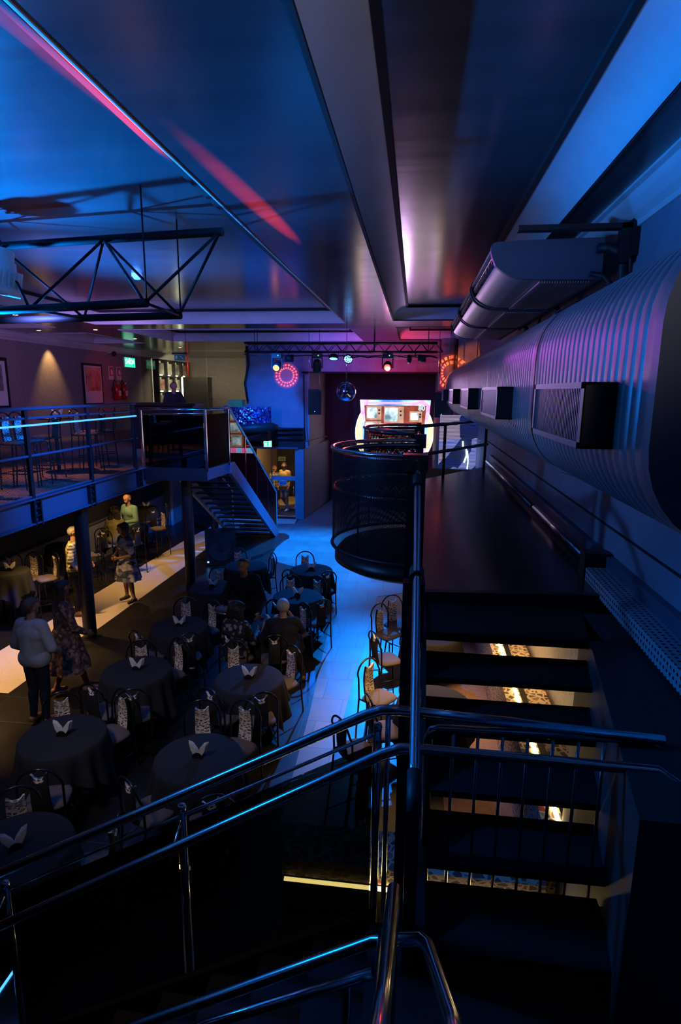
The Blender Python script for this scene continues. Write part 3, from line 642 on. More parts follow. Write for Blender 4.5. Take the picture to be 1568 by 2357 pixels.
for px, zt in ((-0.20, 2.05), (-1.25, 1.45)): MB().tube([(px, 1.95, zt - 0.8), (px, 1.95, zt)], 0.018, 12).build('post', M['dark_chrome'], r_)
bx('blue_floor_strip', M['blue_led'], (-2.93, 2.4, 0.0), (-2.915, 3.38, 0.012), label='thin blue light line on the floor at the bottom left corner', cat='light strip')

# ================================================================== lounge bar seen through the open stairs
b = thing('lounge_bar', 'pebble-clad bar counter with a glowing warm light line along its top under the podium', 'bar counter', (1.4, 8.0, 0))
MB().box((1.18, 4.55, 0), (1.68, 14.0, 0.84)).build('cladding', M['pebble_wall'], b)
MB().box((1.36, 4.56, 0.842), (1.43, 14.0, 0.848)).build('groove', M['wood_black'], b)
MB().box((1.30, 4.56, 0.842), (1.335, 14.0, 0.856)).build('light_strip', M['warm_led'], b)
b = thing('lounge_ledge', 'low pebble-faced ledge with a bright warm line below it, behind the barred gate', 'ledge', (0.1, 4.1, 0))
MB().box((-0.97, 4.08, 0.47), (1.14, 4.5, 0.62)).build('cladding', M['pebble_wall'], b)
MB().box((-0.97, 4.14, 0.0), (1.12, 4.4, 0.47)).build('base', M['wood_black'], b)
MB().box((-0.95, 4.06, 0.425), (1.12, 4.085, 0.445)).build('light_strip', M['warm_led'], b)
wall('wall_lounge', 'wall_taupe', (1.72, 3.0, 0), (1.76, 14, 2.6))
wall('wall_lounge_end', 'wall_dark', (0.3, 14.0, 0), (1.76, 14.1, 2.6))

# ================================================================== gallery railing and its LED line
r_ = thing('gallery_railing', 'blue-lit railing with perforated steel infill along the upper gallery', 'railing', (-5.5, 6, 2.8))
for z, n_, rr in ((4.105, 'top_rail', 0.025), (3.97, 'upper_rail', 0.018), (3.43, 'middle_rail', 0.02), (2.84, 'bottom_rail', 0.018)):
    MB().tube([(-5.5, -0.5, z), (-5.5, 11.2, z)], rr, 10).build(n_, M['blue_steel'], r_)
mb = MB()
mb.box((-5.475, -0.5, 3.86), (-5.455, 11.15, 3.885)); mb.build('blue_light_strip', M['blue_led'], r_)
for yy in (1.2, 2.9, 4.55, 6.2, 7.83, 9.45, 11.08):
    MB().box((-5.53, yy - 0.035, 2.8), (-5.48, yy + 0.035, 4.11)).build('post', M['black_steel'], r_)
mb = MB(); mb.sheet(lambda u, v: (-5.51, -0.5 + 11.6 * u, 2.86 + 0.98 * v), 2, 1, lambda u, v: (11.6 * u, 0.98 * v), False); mb.build('perforated_panel', M['mesh_fine'], r_)
# ---- platform and stair down to the dance floor
s = thing('gallery_staircase', 'grey-blue steel staircase with dark glass sides coming down from the gallery to the dance floor', 'staircase', (-4.8, 14.5, 0))
plat = [(-5.6, 11.4), (-4.17, 11.48), (-4.07, 12.65), (-5.6, 12.65)]
MB().prism(plat, 2.57, 2.80).build('platform', M['blue_steel'], s)
MB().prism([(-5.6, 11.39), (-4.17, 11.47), (-4.17, 11.48), (-5.6, 11.40)], 2.56, 2.81).build('front_fascia', M['black_steel'], s)
for xa, xb in ((-4.10, -4.02), (-5.45, -5.37)):
    MB().prism([(12.6, 2.80), (12.85, 2.80), (17.05, 0.26), (17.05, 0.0), (16.85, 0.0), (12.6, 2.57)], xa, xb, f=lambda a_, b_, c_: (c_, a_, b_)).build('stringer', M['blue_steel'], s)
for k in range(14):
    z = 2.80 - 0.187 * (k + 1); y = 12.72 + 0.30 * k
    bx('tread', M['black_steel'], (-5.38, y, z - 0.03), (-4.09, y + 0.235, z), s)
def rail_z(y): return 4.0 + (y - 12.65) * (1.42 - 4.0) / (17.0 - 12.65)
MB().tube([(-5.5, 11.42, 4.0), (-4.17, 11.48, 4.0), (-4.07, 12.60, 4.01), (-4.06, 12.68, 3.99), (-4.06, 16.98, 1.44), (-4.06, 17.02, 1.38), (-4.06, 17.02, 0.12)], 0.028, 14).build('handrail', M['chrome'], s)
MB().tube([(-5.41, 13.6, 3.44), (-5.41, 16.95, 1.44), (-5.41, 17.0, 1.38), (-5.41, 17.0, 0.1)], 0.025, 12).build('handrail', M['chrome'], s)
for x, y in ((-5.5, 11.42), (-4.17, 11.48), (-4.07, 12.62)): MB().box((x - 0.02, y - 0.02, 2.75), (x + 0.02, y + 0.02, 4.0)).build('post', M['chrome'], s)
for y in (13.85, 14.85, 16.0): MB().box((-4.075, y - 0.018, 2.86 + (y - 12.75) * -0.605), (-4.045, y + 0.018, rail_z(y))).build('post', M['chrome'], s)
MB().prism([(-5.46, 2.83), (-4.20, 2.83), (-4.20, 3.88), (-5.46, 3.88)], 11.43, 11.44, f=lambda a_, b_, c_: (a_, c_, b_)).build('front_glass', M['smoke'], s)
MB().tube([(-5.46, 11.43, 3.90), (-4.20, 11.46, 3.92)], 0.014, 8).build('glass_rail', M['chrome'], s)
MB().add([(-4.155, 11.52, 2.83), (-4.075, 12.58, 2.83), (-4.075, 12.58, 3.90), (-4.155, 11.52, 3.90), (-4.165, 11.52, 2.83), (-4.085, 12.58, 2.83), (-4.085, 12.58, 3.90), (-4.165, 11.52, 3.90)], [(0, 1, 2, 3), (7, 6, 5, 4), (0, 4, 5, 1), (3, 2, 6, 7), (0, 3, 7, 4), (1, 5, 6, 2)])
mb = MB(); mb.add([(-4.155, 11.52, 2.83), (-4.075, 12.58, 2.83), (-4.075, 12.58, 3.90), (-4.155, 11.52, 3.90), (-4.165, 11.52, 2.83), (-4.085, 12.58, 2.83), (-4.085, 12.58, 3.90), (-4.165, 11.52, 3.90)], [(0, 1, 2, 3), (7, 6, 5, 4), (0, 4, 5, 1), (3, 2, 6, 7), (0, 3, 7, 4), (1, 5, 6, 2)]); mb.build('side_glass', M['smoke'], s)
ysp = [12.68, 13.83, 14.83, 15.98, 16.98]
for a_, b_ in zip(ysp, ysp[1:]):
    lo = lambda y: 2.84 - (y - 12.8) * 0.605
    MB().prism([(a_ + .03, lo(a_ + .03)), (b_ - .02, lo(b_ - .02)), (b_ - .02, rail_z(b_) - 0.05), (a_ + .03, rail_z(a_) - 0.05)], -4.065, -4.055, f=lambda a2, b2, c2: (c2, a2, b2)).build('side_glass', M['smoke'], s)
MB().prism([(-3.74, 16.6), (-3.66, 16.95), (-3.85, 17.2), (-4.3, 17.22), (-5.6, 17.22), (-5.6, 14.3), (-4.5, 14.2), (-4.15, 14.45), (-3.95, 14.9), (-3.82, 15.6)], 0.0, 0.09).build('stair_plinth', M['wood_black'], None, label='low glossy black plinth with a curved edge under the gallery staircase', cat='plinth')
for x, y, l in ((-4.80, 11.93, 'black round column under the front corner of the stair platform'), (-6.0, 17.0, 'dark column standing behind the gallery staircase'), (-5.68, 9.30, 'black round column between the couple and the woman in denim, under the gallery edge')):
    cc = thing('steel_column', l, 'column', (x, y, 0))
    MB().lathe([(0.115, 0.0), (0.115, 2.56 if y > 10 else 2.46)], (x, y, 0), 20).build('shaft', M['black_steel'], cc)
    bx('base_plate', M['black_steel'], (x - 0.15, y - 0.15, 0), (x + 0.15, y + 0.15, 0.012), cc)

# ================================================================== tables, cloths, napkins
def make_table(label, cat='table', h=0.73, r=0.42):
    t = thing('round_table', label, cat, (0, 0, 0), 0, 'round tables on the dance floor')
    MB().lathe([(0.0, h - 0.025), (r, h - 0.025), (r, h), (0.0, h)], n=32).build('tabletop', M['wood_black'], t)
    MB().lathe([(0.0, 0.0), (0.22, 0.0), (0.22, 0.015), (0.05, 0.03), (0.035, 0.06), (0.035, h - 0.03), (0.1, h - 0.025)], n=20).build('pedestal', M['chair_tube'], t)
    return t
def cloth_mesh(h, r, half, seed, folds=14, zmin=0.12):
    rnd = random.Random(seed); ph = rnd.random() * 6; mb = MB(); n = 112; rows = []
    rot = rnd.random() * PI / 2
    for k in range(n):
        a = 2 * PI * k / n; q = (a + rot) % (PI / 2); reach = half / max(math.cos(q), math.sin(q))
        drop = min(reach - r, h - zmin); col = []
        for s_, rr in ((0, 0.001), (0, r * 0.5), (0, r * 0.93)): col.append((rr, h + 0.006 + 0.0015 * math.sin(3 * a + ph)))
        col.append((r * 0.992, h + 0.002)); col.append((r + 0.008, h - 0.012))
        for j in range(1, 8):
            t = j / 7; amp = 0.055 * t ** 1.1 * (0.7 + 0.5 * math.sin(a * 3 + ph))
            w_ = math.sin(folds * a + ph + 0.6 * math.sin(3 * a)) 
            col.append((r + 0.012 + 0.05 * t + amp * w_, h - 0.015 - (drop - 0.015) * t))
        rows.append([(c[0] * math.cos(a), c[0] * math.sin(a), c[1]) for c in col])
    m_ = len(rows[0])
    mb.add([p for c in rows for p in c], [(i * m_ + j, i * m_ + j + 1, ((i + 1) % n) * m_ + j + 1, ((i + 1) % n) * m_ + j) for i in range(n) for j in range(m_ - 1)], True)
    return mb
def napkin_mb():
    mb = MB()
    for sx in (-1, 1):
        for k in range(5):
            a = 0.10 * k
            y = -0.016 + 0.008 * k
            p = [(0.0, y, 0.045), (sx * 0.035, y, 0.02), (sx * (0.058 + 0.004 * k), y + 0.002, 0.06), (sx * (0.074 + 0.003 * k), y + 0.004, 0.125 + 0.006 * ((k * 7) % 3)), (sx * 0.048, y + 0.004, 0.118), (sx * 0.012, y, 0.072)]
            p2 = [(x_, y_ + 0.0025, z_) for x_, y_, z_ in p]; n = 6
            mb.add(p + p2, [tuple(range(n)), tuple(range(n, 2 * n))[::-1]] + [(i, (i + 1) % n, n + (i + 1) % n, n + i) for i in range(n)])
    return mb
def holder_mb():
    mb = MB()
    for y in (-0.028, 0.024):
        pts = [(0.045 * math.cos(PI * k / 14), 0.048 * math.sin(PI * k / 14)) for k in range(15)]
        mb.prism(pts, y, y + 0.004, f=lambda a, b, c: (a, c, b + 0.004))
    mb.box((-0.045, -0.028, 0.0), (0.045, 0.028, 0.005)); return mb
def scaled(mb, k): mb.v = [(a * k, b * k, c * k) for a, b, c in mb.v]; return mb
N0 = scaled(napkin_mb(), 1.22).build('paper_napkins', M['napkin'], None, origin0=True)
H0 = scaled(holder_mb(), 1.22).build('napkin_holder', M['holder'], None, origin0=True)
first = {'nap': True, 'tab': None}
def napkins(x, y, z, rz, where, grp='napkin holders on the tables'):
    for proto, cat, lab, g_, key in ((H0, 'napkin holder', 'small black half-round napkin holder on ' + where, grp, 'h'), (N0, 'napkins', 'white paper napkins fanned like a V on ' + where, 'fanned paper napkins', 'n')):
        o = proto if not proto.get('category') else proto.copy()
        if o is not proto: COL.objects.link(o)
        o.location = (x, y, z); o.rotation_euler = (0, 0, rz); o['label'] = lab; o['category'] = cat; o['group'] = g_
T0 = make_table('')
TAB = {  # name: x, y, phrase, napkin turn
 'T1': (-3.65, 5.30, 'the left table of the front pair, under the woman in denim', 0.1),
 'T2': (-2.07, 5.13, 'the table directly behind the sloping foreground rail', 0.0),
 'T3': (-3.56, 6.84, 'the left table of the second row', 0.0),
 'T4': (-2.02, 6.82, 'the table right in front of the seated grey-haired man', 0.0),
 'T5': (-3.58, 8.33, 'the left table of the third row beside the waiter', 0.05),
 'T6': (-3.69, 10.22, 'the table behind the waiter on the left', -0.1),
 'T7': (-3.47, 11.68, 'the far table beside the black subwoofer', 0.1),
 'T8': (-2.04, 11.59, 'the far table at the edge of the bright dance floor', 0.15),
 'T9': (-2.01, 9.98, 'the table in front of the farthest right one', 0.0),
 'T10': (-3.10, 3.76, 'the nearest table cut by the bottom left of the picture', 0.75),
 'T11': (-2.16, 8.62, 'the table where the grey-haired man and curly-haired woman sit', 0.1),
 'T12': (0.36, 8.6, 'the table half hidden behind the slim black post', 0.0),
 'T13': (0.34, 6.55, 'the table hidden behind the thick post on the right', 0.0)}
SH = {'T1': 'front left table', 'T2': 'table behind the sloping rail', 'T3': 'second-row left table', 'T4': 'table nearest the grey-haired man', 'T5': 'third-row left table', 'T6': 'table behind the waiter', 'T7': 'table by the subwoofer', 'T8': 'farthest table on the right', 'T9': 'second farthest right table', 'T10': 'nearest bottom-left table', 'T11': 'table of the seated couple', 'T12': 'table behind the slim post', 'T13': 'table behind the thick post'}
used = False
for i, (k, (x, y, ph, nr)) in enumerate(TAB.items()):
    if not used: T0.location = (x, y, 0.0); T0['label'] = 'round table under a charcoal cloth, ' + SH[k]; used = True
    else: dup(T0, (x, y, 0.0), 0, 'round table under a charcoal cloth, ' + SH[k])
    o = cloth_mesh(0.735, 0.435, 0.80, 10 + i).build('tablecloth', M['cloth'], None, origin0=True, label='charcoal cloth draped over the ' + SH[k], cat='tablecloth', group='charcoal tablecloths')
    o.location = (x, y, 0)
    if k not in ('T12', 'T13'): napkins(x, y, 0.745, nr, 'the ' + SH[k])
HT0 = None
for i, (x, y, lab) in enumerate(((-7.62, 15.79, 'farthest high table by the restroom corner'), (-7.55, 11.60, 'high table behind the man in plaid'), (-7.45, 9.70, 'high table at the left picture edge'), (-7.25, 13.35, 'high table where the man in teal leans'))):
    t = thing('high_table', 'tall round cocktail table, ' + lab, 'table', (x, y, 0), 0, 'high cocktail tables')
    MB().lathe([(0.0, 1.01), (0.33, 1.01), (0.33, 1.035), (0.0, 1.035)], (x, y, 0), 28).build('tabletop', M['wood_black'], t)
    MB().lathe([(0.0, 0.0), (0.22, 0.0), (0.22, 0.015), (0.04, 0.03), (0.035, 1.0)], (x, y, 0), 20).build('pedestal', M['chair_tube'], t)
    o = cloth_mesh(1.04, 0.345, 0.72, 40 + i, 11, 0.45).build('tablecloth', M['cloth'], None, origin0=True, label='dark cloth over the ' + lab, cat='tablecloth', group='charcoal tablecloths'); o.location = (x, y, 0)
    if i < 3: napkins(x + 0.02, y, 1.05, 0.3, 'the ' + lab)

# ================================================================== chairs and stools
def make_chair(sh, name, cat, stool=False):
    c = thing(name, '', cat); R_ = M['chair_tube']; w_ = 0.19; H = sh + 0.47
    arch = [(-w_, -0.24, 0.0), (-w_ - 0.005, -0.21, sh * 0.55), (-w_ - 0.01, -0.19, sh)]
    for k in range(0, 15):
        a = PI - PI * k / 14; arch.append(((w_ + 0.012) * math.cos(a), -0.205 - 0.035 * math.sin(a) ** 0.5 if k not in (0, 14) else -0.20, H - 0.20 + 0.20 * math.sin(a)))
    arch += [(w_ + 0.01, -0.19, sh), (w_ + 0.005, -0.21, sh * 0.55), (w_, -0.24, 0.0)]
    MB().tube(arch, 0.0125, 10).build('back_frame', R_, c)
    for sx in (-1, 1): MB().tube([(sx * w_, 0.20, 0.0), (sx * (w_ - 0.01), 0.18, sh - 0.04), (sx * (w_ - 0.005), 0.14, sh - 0.02), (sx * (w_ - 0.0), -0.19, sh - 0.02)], 0.011, 8).build('leg', R_, c)
    if stool:
        MB().tube([(-w_, 0.19, 0.26), (w_, 0.19, 0.26), (w_, -0.225, 0.26), (-w_, -0.225, 0.26)], 0.009, 8, True).build('foot_rest', R_, c)
    else: MB().tube([(-w_, -0.22, 0.2), (-w_ + 0.0, 0.19, 0.2)], 0.007, 6).tube([(w_, -0.22, 0.2), (w_, 0.19, 0.2)], 0.007, 6).build('stretcher', R_, c)
    # padded seat: rounded square, domed
    mb = MB(); rows = []; n = 32
    def sq(a, r): 
        c_, s_ = math.cos(a), math.sin(a); k_ = (abs(c_) ** 4 + abs(s_) ** 4) ** -0.25; return (r * k_ * c_, 0.005 + r * k_ * s_)
    for r, z in ((0.0, 0.032), (0.11, 0.031), (0.17, 0.026), (0.20, 0.012), (0.207, -0.006), (0.20, -0.02), (0.0, -0.022)):
        rows.append([(*sq(2 * PI * k / n, r), sh + z) for k in range(n)])
    mb.add([(p[0], p[1] * 0.88 - 0.012, p[2]) for q in rows for p in q], [(i * n + k, i * n + (k + 1) % n, (i + 1) * n + (k + 1) % n, (i + 1) * n + k) for i in range(len(rows) - 1) for k in range(n)], True)
    mb.build('seat', M['seat'], c)
    hw = lambda v: 0.088 - 0.012 * v
    def back(u, v, off):
        x = (u * 2 - 1) * hw(v); top = 0.40 - 0.045 * max(0, 1 - (abs(u * 2 - 1) / 0.72) ** 2) ** 0.5
        return (x, -0.195 - 0.03 * math.sin(v * PI * 0.9) + off + 0.012 * abs(u * 2 - 1) ** 2, sh + 0.0 + (top) * v)
    mb = MB(); nu, nv = 12, 12; F = [back(i / nu, j / nv, 0.010) for j in range(nv + 1) for i in range(nu + 1)]; B = [back(i / nu, j / nv, -0.018) for j in range(nv + 1) for i in range(nu + 1)]
    q = lambda i, j: j * (nu + 1) + i; N = len(F)
    fs = [(q(i, j) + N, q(i, j + 1) + N, q(i + 1, j + 1) + N, q(i + 1, j) + N) for j in range(nv) for i in range(nu)]
    fs += [(q(0, j), q(0, j + 1), q(0, j + 1) + N, q(0, j) + N) for j in range(nv)] + [(q(nu, j + 1), q(nu, j), q(nu, j) + N, q(nu, j + 1) + N) for j in range(nv)]
    mb.add(F + B, fs, True); bk = mb.build('backrest', M['chair_back'], c)
    mb = MB(); mb.sheet(lambda u, v: back(1 - u, v, 0.0125), nu, nv, lambda u, v: (u * 0.17, v * 0.40)); 
    mb.sheet(lambda u, v: tuple(Vector(back(1 - u, 1, 0.0125)) * (1 - v) + Vector(back(1 - u, 1, -0.0195)) * v), nu, 2, lambda u, v: (u * 0.17, 0.4 + v * 0.03))
    mb.sheet(lambda u, v: back(0.22 + 0.56 * u, 1 - 0.10 * v, -0.0200), 6, 1, lambda u, v: (u * 0.1, 0.43 + v * 0.04))
    mb.build('pebble_print_cover', M['pebble'], bk)
    return c
CH0 = make_chair(0.455, 'arch_back_chair', 'chair'); CH0['group'] = 'arch-back chairs around the tables'
ST0 = make_chair(0.74, 'arch_back_stool', 'bar stool', True); ST0['group'] = 'high stools below the gallery'
done = set()
def put(proto, ax, ay, tx, ty, label, z=0.0, group=None, rz=None):
    """back top at (ax, ay), facing the table centre (tx, ty)"""
    d = Vector((tx - ax, ty - ay)).normalized(); a = math.atan2(d.y, d.x) - PI / 2 if rz is None else rz
    dx, dy = -math.sin(a), math.cos(a)
    loc = (ax + dx * 0.235, ay + dy * 0.235, z)
    if proto.name not in done:
        done.add(proto.name); proto.location = loc; proto.rotation_euler = (0, 0, a); proto['label'] = label
        if group: proto['group'] = group
        return proto
    return dup(proto, loc, a, label, group)
chairs = [
 ('T1', -4.00, 5.59 + .25, 'print side showing behind the left edge of the {}'),
 ('T1', -3.30, 6.00, 'print side showing behind the right edge of the {}'),
 ('T1', -3.38, 4.48, 'black back to the camera in front of the {}'),
 ('T2', -2.50, 4.47, 'turned sideways at the left of the {}'),
 ('T2', -2.31, 5.90, 'print side showing, left of the two behind the {}'),
 ('T2', -1.80, 5.95, 'print side showing, right of the two behind the {}'),
 ('T2', -1.66, 4.36, 'mostly hidden by the rail in front of the {}'),
 ('T3', -3.74, 7.36, 'short patch of print showing, closest behind the {}'),
 ('T3', -3.22, 7.50, 'tall print back at the right of the {}'),
 ('T5', -3.16, 7.70, 'black back to the camera at the right front of the {}'),
 ('T3', -3.76, 6.06, 'black back to the camera, left one before the {}'),
 ('T3', -3.22, 6.03, 'black back to the camera, right one before the {}'),
 ('T4', -2.45, 7.50, 'print side showing behind the left edge of the {}'),
 ('T4', -1.58, 7.48, 'print side showing behind the right edge of the {}'),
 ('T4', -2.32, 6.16, 'black back to the camera, left one before the {}'),
 ('T4', -1.68, 6.16, 'black back to the camera, right one before the {}'),
 ('T5', -3.78, 9.12, 'print side showing behind the {}'),
 ('T5', -3.27, 9.06, 'tall print back at the waiter\'s elbow, right of the {}'),
 ('T5', -3.95, 7.64, 'black back to the camera at the left front of the {}'),
 ('T6', -3.80, 10.95, 'print side showing behind the {}'),
 ('T6', -3.05, 10.6, 'dark arch standing right of the {}'),
 ('T7', -3.86, 12.35, 'print side showing behind the left of the {}'),
 ('T7', -2.95, 12.05, 'wide arch at the right of the {}'),
 ('T8', -2.31, 12.30, 'print side showing, the farthest chair, behind the {}'),
 ('T8', -2.36, 10.92, 'dark arch to the left front of the {}'),
 ('T9', -2.28, 10.62, 'print side showing behind the left of the {}'),
 ('T9', -1.74, 10.62, 'print side showing behind the right of the {}'),
 ('T8', -1.60, 10.95, 'dark arch to the right front of the {}'),
 ('T9', -2.24, 9.24, 'low arch in front of the {}'),
 ('T11', -1.72, 9.14, 'tall print back behind the grey-haired man at the {}'),
 ('T9', -1.46, 9.36, 'second dark arch to the right front of the {}'),
 ('T11', -2.62, 7.76, 'carrying the curly-haired woman at the {}'),
 ('T11', -1.92, 7.80, 'carrying the grey-haired man at the {}'),
 ('T12', -0.50, 9.30, 'pale print back facing the {}, rear one'),
 ('T12', -0.30, 9.75, 'print back nearly hidden by the mesh pulpit at the {}'),
 ('T12', -0.50, 8.12, 'back to the camera at the left front of the {}'),
 ('T13', -0.52, 7.22, 'narrow yellowish print back at the rear left of the {}'),
 ('T13', -0.42, 6.25, 'half seen at the left of the {}'),
 ('T13', -0.70, 5.75, 'alone on the blue tiles in front of the {}'),
 ('T10', -3.42, 4.22, 'only its arch showing behind the left of the {}'),
 ('T10', -2.34, 3.98, 'print back crossed by the rail at the right of the {}')]
for k, ax, ay, lab in chairs:
    x, y = TAB[k][:2]; put(CH0, ax, ay, x, y, 'chair, ' + lab.format(SH[k]))
stl = [(-7.04, 15.96, -7.62, 15.79, 'lone tall stool nearest the restroom corner, right of the far high table'), (-7.05, 15.05, -7.62, 15.7, 'tall stool in front of the far high table'), (-6.62, 14.8, -7.3, 13.6, 'tall stool behind the man in teal'),
 (-7.85, 10.3, -7.45, 9.7, 'leftmost tall stool of the row by the blue wainscot'), (-7.40, 10.40, -7.45, 9.7, 'second tall stool by the blue wainscot'), (-6.95, 10.42, -7.45, 9.8, 'third tall stool by the blue wainscot, left of the man in plaid'),
 (-6.95, 12.1, -7.5, 11.6, 'tall stool hidden behind the round column by the man in plaid'), (-7.15, 12.55, -7.25, 13.3, 'tall stool under the woman with long curls'), (-6.45, 12.9, -7.2, 13.3, 'tall stool behind the woman in the patterned dress')]
for ax, ay, tx, ty, lab in stl: put(ST0, ax, ay, tx, ty, lab, 0, 'high stools below the gallery')
for i, (yy, rz, lab) in enumerate(((7.95, PI / 2 + 0.2, 'nearest stool behind the gallery mesh, widest print back'), (9.2, -PI / 2, 'gallery stool second from the picture edge, only its top above the counter'), (10.0, PI / 2 + .1, 'gallery stool with a narrow print back in the middle of the railing'), (11.55, PI / 2 + .1, 'gallery stool near the end of the railing, right print back'), (12.1, PI / 2 + .5, 'last gallery stool, tilted print back by the stair platform'), (8.9, -PI / 2, 'gallery stool with back to the mesh, beyond the first'), (10.9, -PI / 2, 'gallery stool with back to the mesh, before the last pair'))):
    put(ST0, -6.3 - 0.2 * (i in (1, 5, 6)), yy - 0.2, 0, 0, lab, 2.8, 'stools on the upper gallery', rz)
for i, yy in enumerate((8.6, 10.7)):
    t = thing('high_table', ['tall dark cocktail table on the gallery nearer the picture edge', 'tall dark cocktail table on the gallery nearer the stair platform'][i], 'table', (-6.9, yy, 2.8), 0, 'gallery cocktail tables')
    MB().lathe([(0.0, 3.81), (0.33, 3.81), (0.33, 3.835), (0.0, 3.835)], (-6.9, yy, 0), 28).build('tabletop', M['wood_black'], t)
    MB().lathe([(0.0, 2.80), (0.22, 2.80), (0.22, 2.815), (0.035, 2.83), (0.035, 3.81)], (-6.9, yy, 0), 20).build('pedestal', M['chair_tube'], t)
    napkins(-6.85, yy, 3.835, 0.2, ['the nearer gallery table', 'the farther gallery table'][i])

# ================================================================== truss above the gallery
t = thing('lighting_truss', 'black triangular lighting truss hanging from the blue ceiling at the left', 'truss', (-3.5, 6.3, 5.2))
dirv = Vector((-1, 0.17, 0)); ea = Vector((-1.98, 6.15, 5.95)); eb = Vector((-2.577, 5.62, 5.202)); ec = Vector((-2.665, 6.67, 5.213))
db = Vector((-1, 0.24, 0)); dc = Vector((-1, 0.15, 0)); da = Vector((-1, 0.14, 0))
for e, dd, n_ in ((ea, da, 'top_chord'), (eb, db, 'bottom_chord'), (ec, dc, 'bottom_chord')): MB().tube([e, e + dd * 4.2], 0.042, 16).build(n_, M['truss_black'], t)
A_ = [ea + da * (0.03 + 1.34 * k) for k in range(4)]; B_ = [eb + db * (0.02 + 1.42 * k) for k in range(3)]; C_ = [ec + dc * (0.02 + 1.25 * k) for k in range(3)]
for k in range(3):
    for p, q in ((A_[k], B_[k]), (A_[k], C_[k]), (A_[k + 1], B_[k]), (A_[k + 1], C_[k]), (B_[k], C_[k])):
        MB().tube([p, q], 0.015, 8).build('lacing', M['truss_black'], t)
for e, h_ in ((eb, 6.225), (ec, 6.225)): MB().tube([e + Vector((0.0, 0, 0)), Vector((e.x, e.y, h_))], 0.009, 6).build('hanging_rod', M['truss_black'], t)
f_ = thing('finned_spotlight', 'white finned spotlight body hanging from the truss at the left edge', 'stage light', (-4.5, 6.25, 5.4))
mb = MB(); M4 = Matrix.Translation((-4.46, 6.2, 5.62)) @ Matrix.Rotation(math.radians(12), 4, 'Y')
pr_ = [(0.0, 0.24), (0.09, 0.24), (0.11, 0.20), (0.11, 0.12), (0.13, 0.10), (0.15, 0.0), (0.16, -0.12), (0.19, -0.16), (0.20, -0.24), (0.0, -0.24)]
mb.lathe(pr_, n=28); mb.v = [tuple(M4 @ Vector(p)) for p in mb.v]; mb.build('housing', M['white_plastic'], f_)
mb = MB()
for k in range(22):
    a = 2 * PI * k / 22; mb.box((0.15, -0.008, -0.15), (0.205, 0.008, 0.02), M4=M4 @ Matrix.Rotation(a, 4, 'Z'))
mb.build('cooling_fins', M['white_plastic'], f_)
MB().tube([(-4.50, 6.2, 5.80), (-4.52, 6.3, 5.95)], 0.02, 8).build('yoke', M['truss_black'], f_)
sd = thing('smoke_detector', 'small white smoke detector on the blue ceiling behind the truss', 'smoke detector', (-4.54, 9.6, 6.15))
MB().lathe([(0.0, 6.13), (0.05, 6.13), (0.07, 6.16), (0.09, 6.18), (0.09, 6.22)], (-4.54, 9.6, 0), 20).build('cover', M['white_plastic'], sd)
for i, (x, y) in enumerate(((-8.65, 15.6), (-10.4, 15.75), (-8.9, 18.4), (-8.7, 12.4), (-9.0, 22.3))):
    d_ = thing('ceiling_downlight', ['glowing recessed downlight in the ceiling nearest the large blue coffer', 'recessed downlight close to the left crown moulding', 'farther recessed downlight beside the second row of coffers', 'recessed downlight nearest to the left picture edge', 'last recessed downlight before the lit booth'][i], 'downlight', (x, y, 5.93), 0, 'ceiling downlights')
    MB().lathe([(0.05, 5.945), (0.075, 5.94), (0.08, 5.95)], (x, y, 0), 20).build('trim_ring', M['white_plastic'], d_)
    MB().lathe([(0.0, 5.943), (0.05, 5.943)], (x, y, 0), 20).build('lamp', M['downlight'], d_)
for i, (yy, e) in enumerate(((17.8, 120), (13.6, 60))): spot((-11.15, yy, 5.9), (-11.5, yy, 4.2), WARM, e, 70, 0.8, 0.03)

# ================================================================== far stage truss with its lamps
t = thing('stage_truss', 'dark box truss across the room in front of the stage, carrying the lamps', 'truss', (-2.2, 17.0, 5.5))
for y_, z_ in ((16.9, 5.46), (16.9, 5.70), (17.2, 5.46), (17.2, 5.70)): MB().tube([(-4.9, y_, z_), (0.55, y_, z_)], 0.025, 8).build('chord', M['black_steel'], t)
for x_, y_ in ((-4.6, 16.9), (-4.6, 17.2), (-1.2, 16.9), (-1.2, 17.2), (0.3, 17.2)): MB().tube([(x_, y_, 5.46), (x_, y_, 5.955 if x_ == -1.2 else 6.225)], 0.01, 6).build('hanging_rod', M['black_steel'], t)
mb = MB(); k = 0; x = -4.9
while x < 0.4: 
    mb.tube([(x, 16.9, 5.46), (x + 0.2, 16.9, 5.70), (x + 0.4, 16.9, 5.46)], 0.01, 6); mb.tube([(x, 17.2, 5.46), (x + 0.2, 17.2, 5.70), (x + 0.4, 17.2, 5.46)], 0.01, 6); mb.tube([(x, 16.9, 5.46), (x + 0.4, 17.2, 5.46)], 0.01, 6); x += 0.4
mb.build('lacing', M['black_steel'], t, kind='stuff')
for i, (x0, x1, z) in enumerate(((-4.9, 0.5, 5.38), (-2.0, 0.55, 5.34))):
    pts = [(x0 + (x1 - x0) * q / 12, 16.85 - 0.05 * i, z - 0.05 * abs(math.sin(q * 1.7))) for q in range(13)]
    MB().tube(pts, 0.016, 6).build('power_cable', M['rubber'], None, label=['long black cable sagging under the stage truss', 'second cable drooping under the right half of the stage truss'][i], cat='cable')
